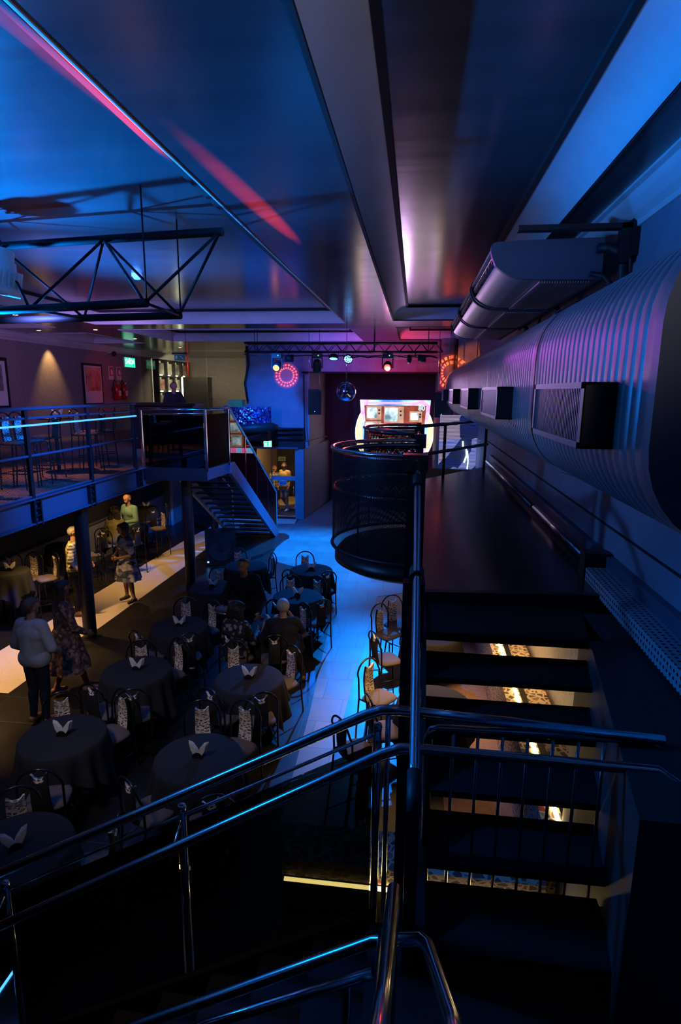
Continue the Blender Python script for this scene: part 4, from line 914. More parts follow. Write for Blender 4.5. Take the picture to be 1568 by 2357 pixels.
def moving_head(x, lens, label, tilt=0.0, zt=5.44):
    h = thing('moving_head_light', label, 'stage light', (x, 16.9, 4.9), 0, 'moving head lamps on the stage truss')
    bx('base', M['rubber'], (x - 0.14, 16.78, zt - 0.16), (x + 0.14, 17.02, zt - 0.03), h)
    MB().tube([(x, 16.9, zt - 0.03), (x, 16.9, zt + 0.04)], 0.03, 8).build('clamp', M['black_steel'], h)
    MB().box((x - 0.16, 16.86, zt - 0.44), (x - 0.13, 16.94, zt - 0.15)).build('yoke_arm', M['rubber'], h)
    MB().box((x + 0.13, 16.86, zt - 0.44), (x + 0.16, 16.94, zt - 0.15)).build('yoke_arm', M['rubber'], h)
    hd = MB(); M4 = Matrix.Translation((x, 16.9, zt - 0.36)) @ Matrix.Rotation(tilt, 4, 'X')
    hd.lathe([(0.0, 0.17), (0.07, 0.17), (0.11, 0.10), (0.12, -0.02), (0.115, -0.16), (0.09, -0.17)], n=24); hd.v = [tuple(M4 @ Vector(p)) for p in hd.v]; hd.build('head', M['rubber'], h)
    ln = MB(); ln.lathe([(0.0, -0.165), (0.09, -0.168)], n=24); ln.v = [tuple(M4 @ Vector(p)) for p in ln.v]; ln.build('lens', lens, h)
    MB().sphere((x + 0.05, 16.775, zt - 0.09), 0.014, 8).build('indicator', M['green_led'], h)
    return h
moving_head(-3.95, M['orange_lens'], 'moving head lamp with an orange lens at the left end of the stage truss', -1.1)
moving_head(-2.80, M['rubber'], 'unlit moving head lamp hanging above the left loudspeaker', 0.2)
moving_head(-0.81, M['red_lens'], 'blazing red moving head lamp above the stage alcove', -1.25)
def par(x, z, lens, label, a):
    p = thing('par_light', label, 'stage light', (x, 16.9, z - 0.1), 0, 'flat par lamps on the stage truss')
    M4 = Matrix.Translation((x, 16.88, z)) @ Matrix.Rotation(a, 4, 'X')
    q = MB(); q.lathe([(0.0, 0.07), (0.10, 0.06), (0.13, 0.0), (0.135, -0.06), (0.12, -0.06)], n=24); q.v = [tuple(M4 @ Vector(v)) for v in q.v]; q.build('housing', M['rubber'], p)
    q = MB()
    for r, n in ((0.0, 1), (0.05, 6), (0.095, 12)):
        for k in range(n):
            q.lathe([(0.0, -0.055), (0.020, -0.055)], (r * math.cos(2 * PI * k / n), r * math.sin(2 * PI * k / n), 0), 10)
    q.v = [tuple(M4 @ Vector(v)) for v in q.v]; q.build('led_cells', lens, p)
    MB().tube([(x - 0.14, 16.88, z), (x - 0.14, 16.88, z + 0.15), (x + 0.14, 16.88, z + 0.15), (x + 0.14, 16.88, z)], 0.01, 6).build('yoke', M['black_steel'], p)
par(-2.33, 5.32, M['blue_lens'], 'left blue par lamp tilted down, over the mirror ball', -0.25)
par(-1.91, 5.28, M['blue_lens'], 'right blue par lamp glowing toward the camera', -1.0)
p = thing('fresnel_light', 'unlit black spotlight with barn doors on the right of the stage truss', 'stage light', (-0.1, 16.9, 5.2))
MB().lathe([(0.0, 0.0), (0.09, 0.0), (0.10, 0.22), (0.0, 0.22)], (0.02, 16.9, 5.28), 20, axis='x').build('housing', M['rubber'], p)
MB().lathe([(0.0, 0.0), (0.12, 0.02), (0.12, 0.10), (0.0, 0.14)], (-0.28, 16.9, 5.26), 20, axis='x').build('second_lamp_head', M['rubber'], p)
MB().tube([(-0.05, 16.9, 5.3), (-0.05, 16.9, 5.46)], 0.015, 6).build('yoke', M['black_steel'], p)
p = thing('fresnel_light', 'small unlit black lamp beside the orange moving head', 'stage light', (-3.6, 16.9, 5.2))
MB().lathe([(0.0, 0.0), (0.09, 0.0), (0.10, 0.24), (0.0, 0.24)], (-3.72, 16.9, 5.28), 20, axis='x').build('housing', M['rubber'], p)
MB().tube([(-3.62, 16.9, 5.3), (-3.62, 16.9, 5.46)], 0.015, 6).build('yoke', M['black_steel'], p)
# mirror ball
mbl = bpy.data.materials.new('mirror_ball_tiles'); mbl.use_nodes = True; nt = NT(mbl)
nt.b.inputs['Metallic'].default_value = 1; nt.b.inputs['Roughness'].default_value = 0.14; nt.b.inputs['Base Color'].default_value = (0.4, 0.5, 0.95, 1)  # blue base colour stands in for reflections of the blue-lit room
o = thing('mirror_ball', 'mirror ball tinted with blue room light, hanging in front of the stage alcove', 'mirror ball', (-1.627, 14.0, 4.14))
q = MB(); q.sphere((-1.627, 14.0, 4.37), 0.225, 44); q.build('ball', mbl, o)
MB().tube([(-1.627, 14.0, 4.59), (-1.627, 14.0, 4.98), (-1.627, 14.0, 5.95)], 0.006, 6).build('hanging_wire', M['chrome'], o)
def speaker(x, y, z, hz, label, rz=0.25):
    s = thing('hanging_loudspeaker', label, 'loudspeaker', (x, y, z), 0, 'loudspeakers beside the stage')
    M4 = Matrix.Translation((x, y, z)) @ Matrix.Rotation(rz, 4, 'Z') @ Matrix.Rotation(0.12, 4, 'X')
    q = MB(); q.prism([(-0.20, -0.2), (0.20, -0.2), (0.15, 0.18), (-0.15, 0.18)], -0.36, 0.36); q.v = [tuple(M4 @ Vector(v)) for v in q.v]; q.build('cabinet', M['rubber'], s)
    q = MB(); q.box((-0.18, -0.212, -0.34), (0.18, -0.201, 0.34)); q.v = [tuple(M4 @ Vector(v)) for v in q.v]; q.build('front_grille', M['black_steel'], s)
    q = MB(); q.sphere((0.0, -0.215, -0.26), 0.01, 8); q.v = [tuple(M4 @ Vector(v)) for v in q.v]; q.build('status_light', M['blue_lens'], s)
    for dx in (-0.16, 0.16): MB().tube([(x + dx, y, z + 0.35), (x + dx, y, 6.225)], 0.007, 6).build('chain', M['chrome'], s)
speaker(-3.07, 18.0, 4.05, 5.9, 'black loudspeaker hanging left of the mirror ball')
speaker(0.78, 17.6, 4.03, 5.9, 'black loudspeaker hanging right of the screen, behind the duct end', -0.2)
sb = thing('subwoofer', 'large black subwoofer on the floor beside the stair platform column', 'loudspeaker', (-4.9, 14.2, 0))
M4 = Matrix.Translation((-4.9, 14.25, 0)) @ Matrix.Rotation(0.35, 4, 'Z')
q = MB(); q.box((-0.38, -0.36, 0.02), (0.38, 0.36, 0.82)); q.v = [tuple(M4 @ Vector(v)) for v in q.v]; q.build('cabinet', M['wood_black'], sb)
q = MB(); q.lathe([(0.0, 0.02), (0.10, 0.0), (0.26, -0.015), (0.29, -0.02)], (0, -0.365, 0.42), 28, axis='y'); q.v = [tuple(M4 @ Vector(v)) for v in q.v]; q.build('driver_cone', M['rubber'], sb)
q = MB(); q.box((-0.34, -0.375, 0.10), (-0.30, -0.36, 0.13)); q.v = [tuple(M4 @ Vector(v)) for v in q.v]; q.build('status_light', M['blue_lens'], sb)

# ================================================================== LED screen on the alcove back wall
def emat(name, stops, kind='Object', sc=(0.5, 0.5, 0.5), st=3.0, nsc=1.2, wave=False):
    mt = pm(name, (0.01, 0.01, 0.01), 0.4); nt = NT(mt); v = coords(nt, kind, sc)
    if wave:
        no = nt.n('ShaderNodeTexWave'); no.inputs['Scale'].default_value = nsc; no.inputs['Distortion'].default_value = 3.5; no.inputs['Detail'].default_value = 1
    else:
        no = nt.n('ShaderNodeTexNoise'); no.inputs['Scale'].default_value = nsc; no.inputs['Detail'].default_value = 3
    nt.l(v, no.inputs['Vector']); c = ramp(nt, no.outputs[0] if not wave else no.outputs['Fac'], stops)
    nt.l(c, nt.b.inputs['Emission Color']); nt.b.inputs['Emission Strength'].default_value = st
    return mt
sM = {'frame': emat('screen_neon_frame', [(0.36, (0.03, 0.12, 1.0)), (0.47, (0.20, 0.45, 1.0)), (0.54, (0.9, 0.16, 0.6)), (0.64, (1.0, 0.45, 0.8))], st=3.0, nsc=1.3),
 'disc': glow('screen_peach_disc', (1.0, 0.62, 0.28), 2.2), 'edge': glow('screen_white_line', (1.0, 0.9, 0.8), 4.0), 'pink': glow('screen_pink_neon', (1.0, 0.12, 0.55), 5.0),
 'brown': emat('screen_brown_wall', [(0.3, (0.10, 0.02, 0.012)), (0.6, (0.35, 0.07, 0.03)), (0.8, (0.5, 0.16, 0.07))], st=1.3, nsc=4), 'tv': emat('screen_tv_case', [(0.3, (0.45, 0.24, 0.15)), (0.7, (0.75, 0.48, 0.33))], st=1.1, nsc=8),
 'glass': emat('screen_tv_picture', [(0.40, (0.10, 0.18, 0.22)), (0.5, (0.45, 0.62, 0.68)), (0.58, (1.0, 1.0, 0.95))], st=1.6, nsc=3.5), 'dark': glow('screen_dark', (0.03, 0.02, 0.03), 1.0), 'red': glow('screen_red_neon', (1.0, 0.05, 0.04), 3.0),
 'cyan': glow('screen_cyan_neon', (0.2, 0.8, 1.0), 4.0), 'ribbon': emat('screen_ribbon', [(0.4, (1.0, 0.15, 0.4)), (0.5, (0.9, 0.5, 0.9)), (0.6, (0.2, 0.55, 1.0))], sc=(1, 1, 1), st=2.2, nsc=0.7, wave=True), 'gold': glow('screen_gold_neon', (1.0, 0.72, 0.3), 4.0)}
sc_ = thing('led_screen', 'big glowing alcove screen showing old televisions in a neon frame', 'screen', (-0.8, 23.4, 1.8))
FY = 23.40
bx('screen_case', M['rubber'], (-2.45, FY + 0.02, 1.80), (0.85, FY + 0.09, 4.10), sc_)
def scr(name, pts, lay, mt, parent=sc_): 
    y = FY + 0.02 - 0.004 * lay
    return MB().prism(pts, y - 0.003, y, f=lambda a, b, c: (a, c, b)).build(name, mt, parent)
cxs, czs, rs = -0.80, 2.78, 1.54
arc = [(cxs + rs * math.cos(a), min(3.60, max(1.85, czs + rs * math.sin(a)))) for a in [k * 2 * PI / 64 for k in range(64)]]
scr('round_disc', arc, 1, sM['disc'])
for a0_, a1_ in ((PI * 0.825, PI * 1.21), (-PI * 0.21, PI * 0.175)):
    pts = [(cxs + rs * math.cos(a0_ + (a1_ - a0_) * k / 30), czs + rs * math.sin(a0_ + (a1_ - a0_) * k / 30)) for k in range(31)]
    pts += [(cxs + (rs - 0.035) * math.cos(a1_ - (a1_ - a0_) * k / 30), czs + (rs - 0.035) * math.sin(a1_ - (a1_ - a0_) * k / 30)) for k in range(31)]
    scr('disc_outline', pts, 2, sM['edge'])
def star(x, z, r): return [(x + (r if k % 2 == 0 else r * 0.42) * math.sin(k * PI / 5), z + (r if k % 2 == 0 else r * 0.42) * math.cos(k * PI / 5)) for k in range(10)]
for x, z in ((-2.16, 3.1), (-2.2, 2.55), (-2.02, 2.1), (0.60, 3.1), (0.62, 2.55), (0.45, 2.1)): scr('star', star(x, z, 0.07), 2, sM['edge'])
scr('neon_frame', [(-2.17, 4.05), (0.58, 4.05), (0.44, 1.86), (-1.98, 1.86)], 3, sM['frame'])
scr('neon_tube', [(-1.95, 3.90), (0.36, 3.90), (0.36, 3.96), (-1.95, 3.96)], 4, sM['pink'])
scr('inner_wall', [(-2.0, 3.84), (0.42, 3.84), (0.30, 2.02), (-1.84, 2.02)], 4, sM['brown'])
for x0, z0, x1, z1, red in ((-1.92, 3.28, -1.32, 3.80, 0), (-1.22, 3.16, -0.45, 3.80, 0), (-0.22, 3.22, 0.26, 3.62, 0), (-1.98, 2.80, -1.32, 3.22, 0), (-1.26, 2.66, -0.36, 3.10, 0), (-0.32, 2.62, 0.30, 3.10, 1), (-1.80, 2.15, -1.25, 2.70, 1), (-1.15, 2.1, -0.55, 2.60, 0)):
    tv = scr('television', [(x0, z0), (x1, z0), (x1, z1), (x0, z1)], 5, sM['red'] if red else sM['tv'])
    w2 = (x1 - x0) * 0.70; g2 = 0.04
    scr('tv_face', [(x0 + .02, z0 + .02), (x1 - .02, z0 + .02), (x1 - .02, z1 - .02), (x0 + .02, z1 - .02)], 6, sM['dark'] if red else sM['tv'], tv)
    scr('tv_screen', [(x0 + g2 + .02, z0 + .07), (x0 + w2 - .02, z0 + .07), (x0 + w2, z0 + .11), (x0 + w2, z1 - .09), (x0 + w2 - .02, z1 - .05), (x0 + g2 + .02, z1 - .05), (x0 + g2, z1 - .09), (x0 + g2, z0 + .11)], 7, sM['glass'], tv)
    for q_ in (0.28, 0.52):
        cx_, cz_ = x0 + w2 + (x1 - x0 - w2) * 0.5, z1 - (z1 - z0) * q_
        scr('tv_knob', [(cx_ + 0.04 * math.cos(k * PI / 6), cz_ + 0.04 * math.sin(k * PI / 6)) for k in range(12)], 7, sM['dark'], tv)
scr('ribbon', [(-1.98, 1.86), (0.44, 1.86), (0.44, 2.06), (-1.98, 2.06)], 8, sM['ribbon'])
lx, lz, lr = -0.02, 2.35, 0.40
scr('logo_disc', [(lx + lr * math.cos(k * PI / 20), lz + lr * math.sin(k * PI / 20)) for k in range(40)], 9, sM['dark'])
mb = MB(); mb.tube([(lx + lr * math.cos(k * PI / 20), FY - 0.025, lz + lr * math.sin(k * PI / 20)) for k in range(40)], 0.022, 8, True); mb.build('logo_ring', sM['gold'], sc_)
text('logo_lettering', "Chippo's", 0.22, sM['edge'], (lx, FY - 0.022, lz + 0.12), (PI / 2, 0, 0), sc_)
scr('logo_banner', [(lx - 0.34, lz - 0.20), (lx + 0.34, lz - 0.24), (lx + 0.34, lz - 0.12), (lx - 0.34, lz - 0.08)], 10, sM['cyan'])
scr('logo_banner', [(lx - 0.36, lz - 0.30), (lx + 0.30, lz - 0.34), (lx + 0.30, lz - 0.26), (lx - 0.36, lz - 0.22)], 10, sM['pink'])
scr('logo_glass', [(lx - 0.10, lz + 0.04), (lx - 0.02, lz + 0.04), (lx - 0.03, lz - 0.09), (lx - 0.09, lz - 0.09)], 10, sM['gold']); scr('logo_glass', [(lx + 0.02, lz + 0.04), (lx + 0.10, lz + 0.04), (lx + 0.09, lz - 0.09), (lx + 0.03, lz - 0.09)], 10, sM['gold'])
text('neon_number', '80', 0.26, sM['cyan'], (0.24, FY - 0.02, 3.74), (PI / 2, 0, 0), sc_)
# slatted LED wall right of the alcove
lw = pm('louvred_light_wall', (0.02, 0.02, 0.02), 0.5); nt = NT(lw); v = coords(nt, 'Object', (1, 1, 1))
wv = nt.n('ShaderNodeTexWave'); wv.bands_direction = 'Z'; wv.inputs['Scale'].default_value = 9; nt.l(v, wv.inputs['Vector'])
no = nt.n('ShaderNodeTexVoronoi'); no.inputs['Scale'].default_value = 1.6; nt.l(v, no.inputs['Vector']); sp = nt.n('ShaderNodeSeparateColor'); nt.l(no.outputs['Color'], sp.inputs[0])
c = ramp(nt, sp.outputs[0], [(0.0, (0.02, 0.03, 0.16)), (0.35, (0.5, 0.4, 0.6)), (0.6, (0.3, 0.35, 0.9)), (0.8, (0.75, 0.6, 0.65))], True)
mx = nt.n('ShaderNodeMix'); mx.data_type = 'RGBA'; mx.blend_type = 'MULTIPLY'; mx.inputs[0].default_value = 1; nt.l(c, mx.inputs[6]); nt.l(ramp(nt, wv.outputs['Fac'], [(0.3, (0.08, 0.08, 0.1)), (0.6, (1, 1, 1))]), mx.inputs[7])
nt.l(mx.outputs[2], nt.b.inputs['Emission Color']); nt.b.inputs['Emission Strength'].default_value = 0.9
l_ = thing('led_light_wall', 'slatted violet light wall with a white neon figure, beyond the podium railing', 'light wall', (1.27, 17.0, 2.0))
bx('panel', lw, (0.70, 17.0, 2.02), (1.75, 17.06, 3.75), l_)
MB().tube([(1.36, 16.97, 3.02), (1.38, 16.97, 2.80), (1.46, 16.97, 2.86), (1.48, 16.97, 2.62), (1.42, 16.97, 2.42)], 0.018, 8).build('neon_tube', glow('white_neon', (0.5, 0.7, 1.0), 9), l_)
MB().tube([(1.50, 16.97, 2.75), (1.53, 16.97, 2.45), (1.51, 16.97, 2.12)], 0.015, 8).build('neon_tube', glow('white_neon_low', (0.3, 0.5, 1.0), 7), l_)

# ================================================================== lobby door, exit signs, wall pictures, extinguishers
def runner(parent, x, y, z, s, mt):
    q = MB(); q.lathe([(0, 0), (0.10 * s, 0)], (x + 0.02 * s, y, z + 0.42 * s), 10, axis='y')
    for p0, p1 in (((0, .3), (-.05, 0)), ((-.05, 0), (.12, -.15)), ((.12, -.15), (.10, -.42)), ((-.05, 0), (-.2, -.2)), ((-.2, -.2), (-.34, -.2)), ((0, .28), (.18, .12)), ((0, .28), (-.18, .16)), ((-.18, .16), (-.26, 0))):
        q.tube([(x + p0[0] * s, y, z + p0[1] * s), (x + p1[0] * s, y, z + p1[1] * s)], 0.055 * s, 6)
    return q.build('running_figure', mt, parent)
d_ = thing('glass_door', 'clear glass entrance door with a frosted band and an exit sticker, beyond the stairs', 'door', (-4.6, 19.8, 0))
bx('pane', M['clear'], (-5.40, 19.80, 0.02), (-4.04, 19.815, 2.40), d_)
bx('frosted_band', pm('frosted_lilac_film', (0.45, 0.35, 0.45), 0.5), (-4.86, 19.785, 1.33), (-4.04, 19.80, 1.48), d_)
st_ = bx('exit_sticker', M['sign_white'], (-4.60, 19.775, 1.17), (-4.34, 19.787, 1.31), d_)
bx('sticker_field', pm('blue_sign_face', (0.02, 0.12, 0.45), 0.5), (-4.585, 19.77, 1.185), (-4.355, 19.776, 1.295), st_)
text('sticker_lettering', 'SAÍDA', 0.06, M['sign_white'], (-4.43, 19.768, 1.24), (PI / 2, 0, 0), st_)
MB().tube([(-4.09, 19.72, 0.85), (-4.09, 19.72, 1.15)], 0.018, 8).build('handle', M['chrome'], d_)
bx('hinge_post', M['blue_steel'], (-4.88, 19.79, 0.0), (-4.86, 19.83, 2.4), d_)
for i, x in enumerate((-5.53, -4.72)):
    e_ = thing('exit_sticker', ['green emergency exit plate inside the lobby, left one', 'green emergency exit plate inside the lobby, at the door jamb'][i], 'sign', (x, 24.28, 1.5))
    bx('plate', M['sign_white'], (x - 0.15, 24.28, 1.46), (x + 0.15, 24.30, 1.63), e_); bx('field', M['sign_green'], (x - 0.13, 24.274, 1.48), (x + 0.13, 24.28, 1.61), e_)
    runner(e_, x - 0.09, 24.27, 1.545, 0.09, M['sign_white']); text('lettering', 'SAÍDA', 0.07, M['sign_white'], (x + 0.03, 24.27, 1.545), (PI / 2, 0, 0), e_)
MB().lathe([(0.0, 0.0), (0.62, 0.0), (0.62, 0.012), (0.0, 0.012)], (-4.45, 20.75, 0.003), 40).build('round_mat', M['rubber'], None, label='round dark mat on the lobby floor behind the glass door', cat='mat')
e_ = thing('exit_sign', 'lit green exit sign with a running figure and an up arrow above the glass door', 'sign', (-4.93, 19.5, 2.5))
bx('housing', M['white_plastic'], (-5.07, 19.52, 2.50), (-4.79, 19.60, 2.73), e_); bx('face', M['lit_white'], (-5.06, 19.51, 2.51), (-4.80, 19.52, 2.70), e_)
bx('green_field', M['lit_green'], (-5.05, 19.505, 2.525), (-4.81, 19.511, 2.685), e_)
runner(e_, -4.98, 19.50, 2.60, 0.13, M['lit_white']); MB().prism([(-4.875, 2.54), (-4.845, 2.54), (-4.845, 2.61), (-4.82, 2.61), (-4.86, 2.67), (-4.90, 2.61), (-4.875, 2.61)], 19.498, 19.504, f=lambda a, b, c: (a, c, b)).build('arrow', M['lit_white'], e_)
e_ = thing('exit_sign', 'lit mint sign reading SAÍDA on the reddish upper wall', 'sign', (-11.3, 22.9, 5.3))
bx('housing', M['white_plastic'], (-11.48, 22.6, 5.22), (-11.42, 23.5, 5.62), e_); bx('face', M['lit_green'], (-11.42, 22.62, 5.24), (-11.41, 23.48, 5.60), e_)
text('lettering', 'SAÍDA', 0.27, M['lit_white'], (-11.405, 23.05, 5.44), (PI / 2, 0, PI / 2), e_)
e_ = thing('exit_sign', 'small dark hanging sign with a running figure and a diagonal arrow', 'sign', (-5.95, 14.6, 5.1))
bx('face', M['sign_green'], (-6.05, 14.6, 5.10), (-5.78, 14.62, 5.24), e_); bx('mount', M['black_steel'], (-6.10, 14.58, 5.25), (-5.72, 14.64, 5.29), e_)
runner(e_, -5.99, 14.595, 5.17, 0.10, M['sign_white']); MB().tube([(-5.90, 14.595, 5.21), (-5.81, 14.595, 5.13)], 0.008, 6).build('arrow', M['sign_white'], e_)
MB().tube([(-6.08, 14.61, 5.28), (-6.08, 14.61, 5.95)], 0.006, 6).tube([(-5.74, 14.61, 5.28), (-5.74, 14.61, 5.95)], 0.006, 6).build('hanger', M['black_steel'], e_)
pic = thing('framed_picture', 'framed red-lit poster with a white lower margin on the upper left wall', 'picture', (-11.48, 20.3, 3.9))
bx('frame', M['rubber'], (-11.50, 19.6, 3.80), (-11.45, 20.9, 5.26), pic)
bx('mount', M['napkin'], (-11.452, 19.68, 3.88), (-11.445, 20.82, 5.18), pic)
bx('print', noisy('poster_print', (0.55, 0.10, 0.10), (0.95, 0.60, 0.45), 3, 0.5), (-11.446, 19.74, 4.30), (-11.440, 20.76, 5.12), pic)
pic = thing('framed_picture', 'black and white framed picture cut by the left edge', 'picture', (-11.48, 15.0, 3.9))
bx('frame', M['rubber'], (-11.50, 14.3, 3.80), (-11.45, 15.75, 5.22), pic); bx('mount', M['napkin'], (-11.452, 14.4, 3.9), (-11.445, 15.64, 5.12), pic)
bx('print', noisy('grey_print', (0.05, 0.05, 0.05), (0.5, 0.5, 0.5), 3, 0.5), (-11.446, 14.5, 4.3), (-11.440, 15.5, 5.02), pic)
for i, yy in enumerate((21.65, 22.25)):
    e_ = thing('fire_extinguisher', ['left red fire extinguisher hanging on the upper wall', 'right smaller fire extinguisher hanging on the upper wall'][i], 'fire extinguisher', (-11.36, yy, 4.05), 0, 'fire extinguishers')
    r = 0.14 - 0.03 * i
    MB().lathe([(0.0, 3.98), (r, 3.99), (r, 4.42), (r * 0.8, 4.50), (0.04, 4.54), (0.04, 4.58), (0.0, 4.58)], (-11.33, yy, 0), 20).build('cylinder', M['red_paint'], e_)
    MB().box((-11.5, yy - 0.04, 4.3), (-11.40, yy + 0.04, 4.4)).build('wall_bracket', M['black_steel'], e_); MB().box((-11.37, yy - 0.05, 4.56), (-11.26, yy + 0.05, 4.62)).build('valve_head', M['chrome'], e_)
    MB().tube([(-11.3, yy - 0.05, 4.6), (-11.28, yy - 0.22, 4.72), (-11.28, yy - 0.30, 4.60), (-11.29, yy - 0.24, 4.40), (-11.28, yy - 0.18, 4.18)], 0.018, 8).build('hose', M['rubber'], e_)
    bx('paper_label', M['sign_white'], (-11.20 - 0.03 * i - .005, yy - 0.07, 4.12), (-11.185 - 0.03 * i, yy + 0.07, 4.32), e_)
    s_ = thing('extinguisher_sign', ['left red and white extinguisher sign', 'right red and white extinguisher sign'][i] + ' above the two extinguishers', 'sign', (-11.48, yy, 4.9), 0, 'extinguisher signs')
    bx('plate', M['sign_white'], (-11.50, yy - 0.19, 4.72), (-11.485, yy + 0.15, 5.22), s_); bx('red_field', M['sign_red'], (-11.486, yy - 0.15, 4.86), (-11.478, yy + 0.11, 5.18), s_)
    MB().lathe([(0.0, 4.90), (0.05, 4.90), (0.05, 5.06), (0.02, 5.10), (0.02, 5.13), (0.0, 5.13)], (-11.478, yy - 0.02, 0), 10).build('pictogram', M['sign_white'], s_)
bx('fire_alarm', M['red_paint'], (-7.79, 18.45, 1.62), (-7.70, 18.60, 1.85), label='small red alarm bell on the restroom corner wall under the gallery', cat='alarm')
cm = thing('security_camera', 'small dome camera under the left crown moulding near the lit exit sign', 'camera', (-11.2, 21.4, 5.6)); MB().sphere((-11.2, 21.4, 5.66), 0.09, 16).build('dome', M['rubber'], cm); MB().tube([(-11.5, 21.4, 5.68), (-11.3, 21.4, 5.72), (-11.2, 21.4, 5.7)], 0.03, 8).build('arm', M['white_plastic'], cm)

# ================================================================== lit booth at the end of the gallery
for i, (x0, x1) in enumerate(((-11.4, -8.6), (-8.55, -6.6))):
    bx('glass_partition', M['clear'], (x0, 24.0, 2.85), (x1, 24.015, 5.9), label=['left pane of the glass partition before the lit shelves', 'right pane of the glass partition at the end of the gallery'][i], cat='glass partition')
sh = thing('display_shelf', 'backlit black display shelf of twelve framed covers behind the barman', 'shelf', (-11.3, 27.0, 3.4))
bk_ = glow('shelf_back_glow', (1.0, 0.92, 0.55), 0.55); wl_ = glow('shelf_light', (1.0, 0.93, 0.6), 7)
bx('back_panel', bk_, (-11.50, 25.2, 3.5), (-11.46, 28.8, 5.68), sh)
for k in range(5): bx('upright', M['rubber'], (-11.46, 25.2 + 0.88 * k, 3.5), (-11.2, 25.32 + 0.88 * k, 5.68), sh)
for k in range(4):
    bx('shelf_board', M['rubber'], (-11.46, 25.2, 3.52 + 0.70 * k), (-11.2, 28.8, 3.57 + 0.70 * k), sh)
    if k < 3: bx('shelf_light', wl_, (-11.44, 25.35, 3.575 + 0.70 * k), (-11.40, 28.7, 3.63 + 0.70 * k), sh)
pcols = [(0.05, 0.05, 0.06), (0.4, 0.05, 0.05), (0.15, 0.16, 0.2), (0.3, 0.28, 0.22)]
for r_i in range(3):
    for k in range(4):
        bx('framed_cover', noisy('cover_print_%d' % (r_i * 4 + k), pcols[(r_i + k) % 4], (0.6, 0.58, 0.5), 5, 0.5), (-11.30, 25.45 + 0.88 * k, 3.62 + 0.70 * r_i), (-11.27, 25.95 + 0.88 * k, 4.12 + 0.70 * r_i), label='framed cover, ' + ['bottom', 'middle', 'top'][r_i] + ' row, ' + ['leftmost', 'second from left', 'third from left', 'rightmost'][k] + ' on the backlit shelf', cat='picture', group='framed covers on the backlit shelf')
bx('dark_cabinet', M['wood_black'], (-10.9, 27.2, 2.8), (-9.7, 27.8, 4.95), label='tall dark cabinet right of the backlit shelf', cat='cabinet')
bx('light_tube', wl_, (-11.02, 27.3, 2.8), (-10.96, 27.36, 4.95), label='thin vertical light tube between the shelf and the dark cabinet', cat='light')
pipe('red_pipe', 'vertical red pipe above the dark cabinet in the booth', [(-10.75, 27.5, 4.95), (-10.75, 27.5, 5.95)], 0.04, 'red_paint')
ct_ = thing('bar_counter', 'dark bar counter in front of the barman on the gallery', 'bar counter', (-6.5, 15.3, 2.8))
bx('front', M['wood_black'], (-7.5, 15.2, 2.8), (-5.85, 15.7, 3.96), ct_); bx('top', M['wood_black'], (-7.56, 15.1, 3.96), (-5.75, 15.8, 4.03), ct_)
bx('mixing_desk', pm('olive_equipment_case', (0.25, 0.24, 0.06), 0.5), (-5.85, 18.2, 3.75), (-5.40, 18.6, 4.08), label='olive equipment case at the right end of the booth', cat='equipment case')
# sequinned curved booth front with a padded dark rim
sq_ = pm('blue_sequins', (0.2, 0.25, 0.5), 0.25, 0.9); nt = NT(sq_); v = coords(nt, 'Object', (26, 26, 26))
vo = nt.n('ShaderNodeTexVoronoi'); vo.inputs['Scale'].default_value = 1; nt.l(v, vo.inputs['Vector']); sp = nt.n('ShaderNodeSeparateColor'); nt.l(vo.outputs['Color'], sp.inputs[0])
nt.l(ramp(nt, sp.outputs[0], [(0, (0.01, 0.02, 0.2)), (0.5, (0.05, 0.10, 0.6)), (0.85, (0.6, 0.7, 1.0))]), nt.b.inputs['Base Color'])
nm = nt.n('ShaderNodeVectorMath'); nm.operation = 'SUBTRACT'; nm.inputs[1].default_value = (0.5, 0.5, 0.5); nt.l(vo.outputs['Color'], nm.inputs[0])
ns = nt.n('ShaderNodeVectorMath'); ns.operation = 'SCALE'; ns.inputs['Scale'].default_value = 0.9; nt.l(nm.outputs[0], ns.inputs[0])
ge = nt.n('ShaderNodeNewGeometry'); na = nt.n('ShaderNodeVectorMath'); nt.l(ge.outputs['Normal'], na.inputs[0]); nt.l(ns.outputs[0], na.inputs[1])
nn = nt.n('ShaderNodeVectorMath'); nn.operation = 'NORMALIZE'; nt.l(na.outputs[0], nn.inputs[0]); nt.l(nn.outputs[0], nt.b.inputs['Normal'])
dj = thing('sequin_booth', 'curved booth front covered in glittering blue sequins above a padded dark rim', 'booth', (-5.1, 18.0, 3.0))
q = MB(); q.sheet(lambda u, v: (-6.0 + 1.52 * u, 18.25 - 0.35 * math.sin(PI * min(1, u * 1.0)) , 3.25 + (0.62 + 0.0 * u) * v), 16, 4, lambda u, v: (u, v)); q.build('sequin_panel', sq_, dj)
q = MB(); q.tube([(-6.1 + 1.85 * u, 18.15 - 0.5 * math.sin(PI * u), 3.16 + 0.12 * u) for u in [k / 14 for k in range(15)]], [0.05] + [0.13] * 13 + [0.05], 14); q.build('padded_rim', M['rubber'], dj)
bx('top_edge', M['blue_steel'], (-6.0, 18.22, 3.87), (-4.46, 18.30, 3.91), dj)
MB().box((-6.0, 18.3, 2.8), (-4.6, 19.6, 3.1)).build('deck', M['black_steel'], dj)
bx('door_head_duct', M['blue_steel'], (-5.6, 19.55, 2.44), (-3.9, 19.69, 2.50), label='pale perforated strip just above the glass door', cat='strip')
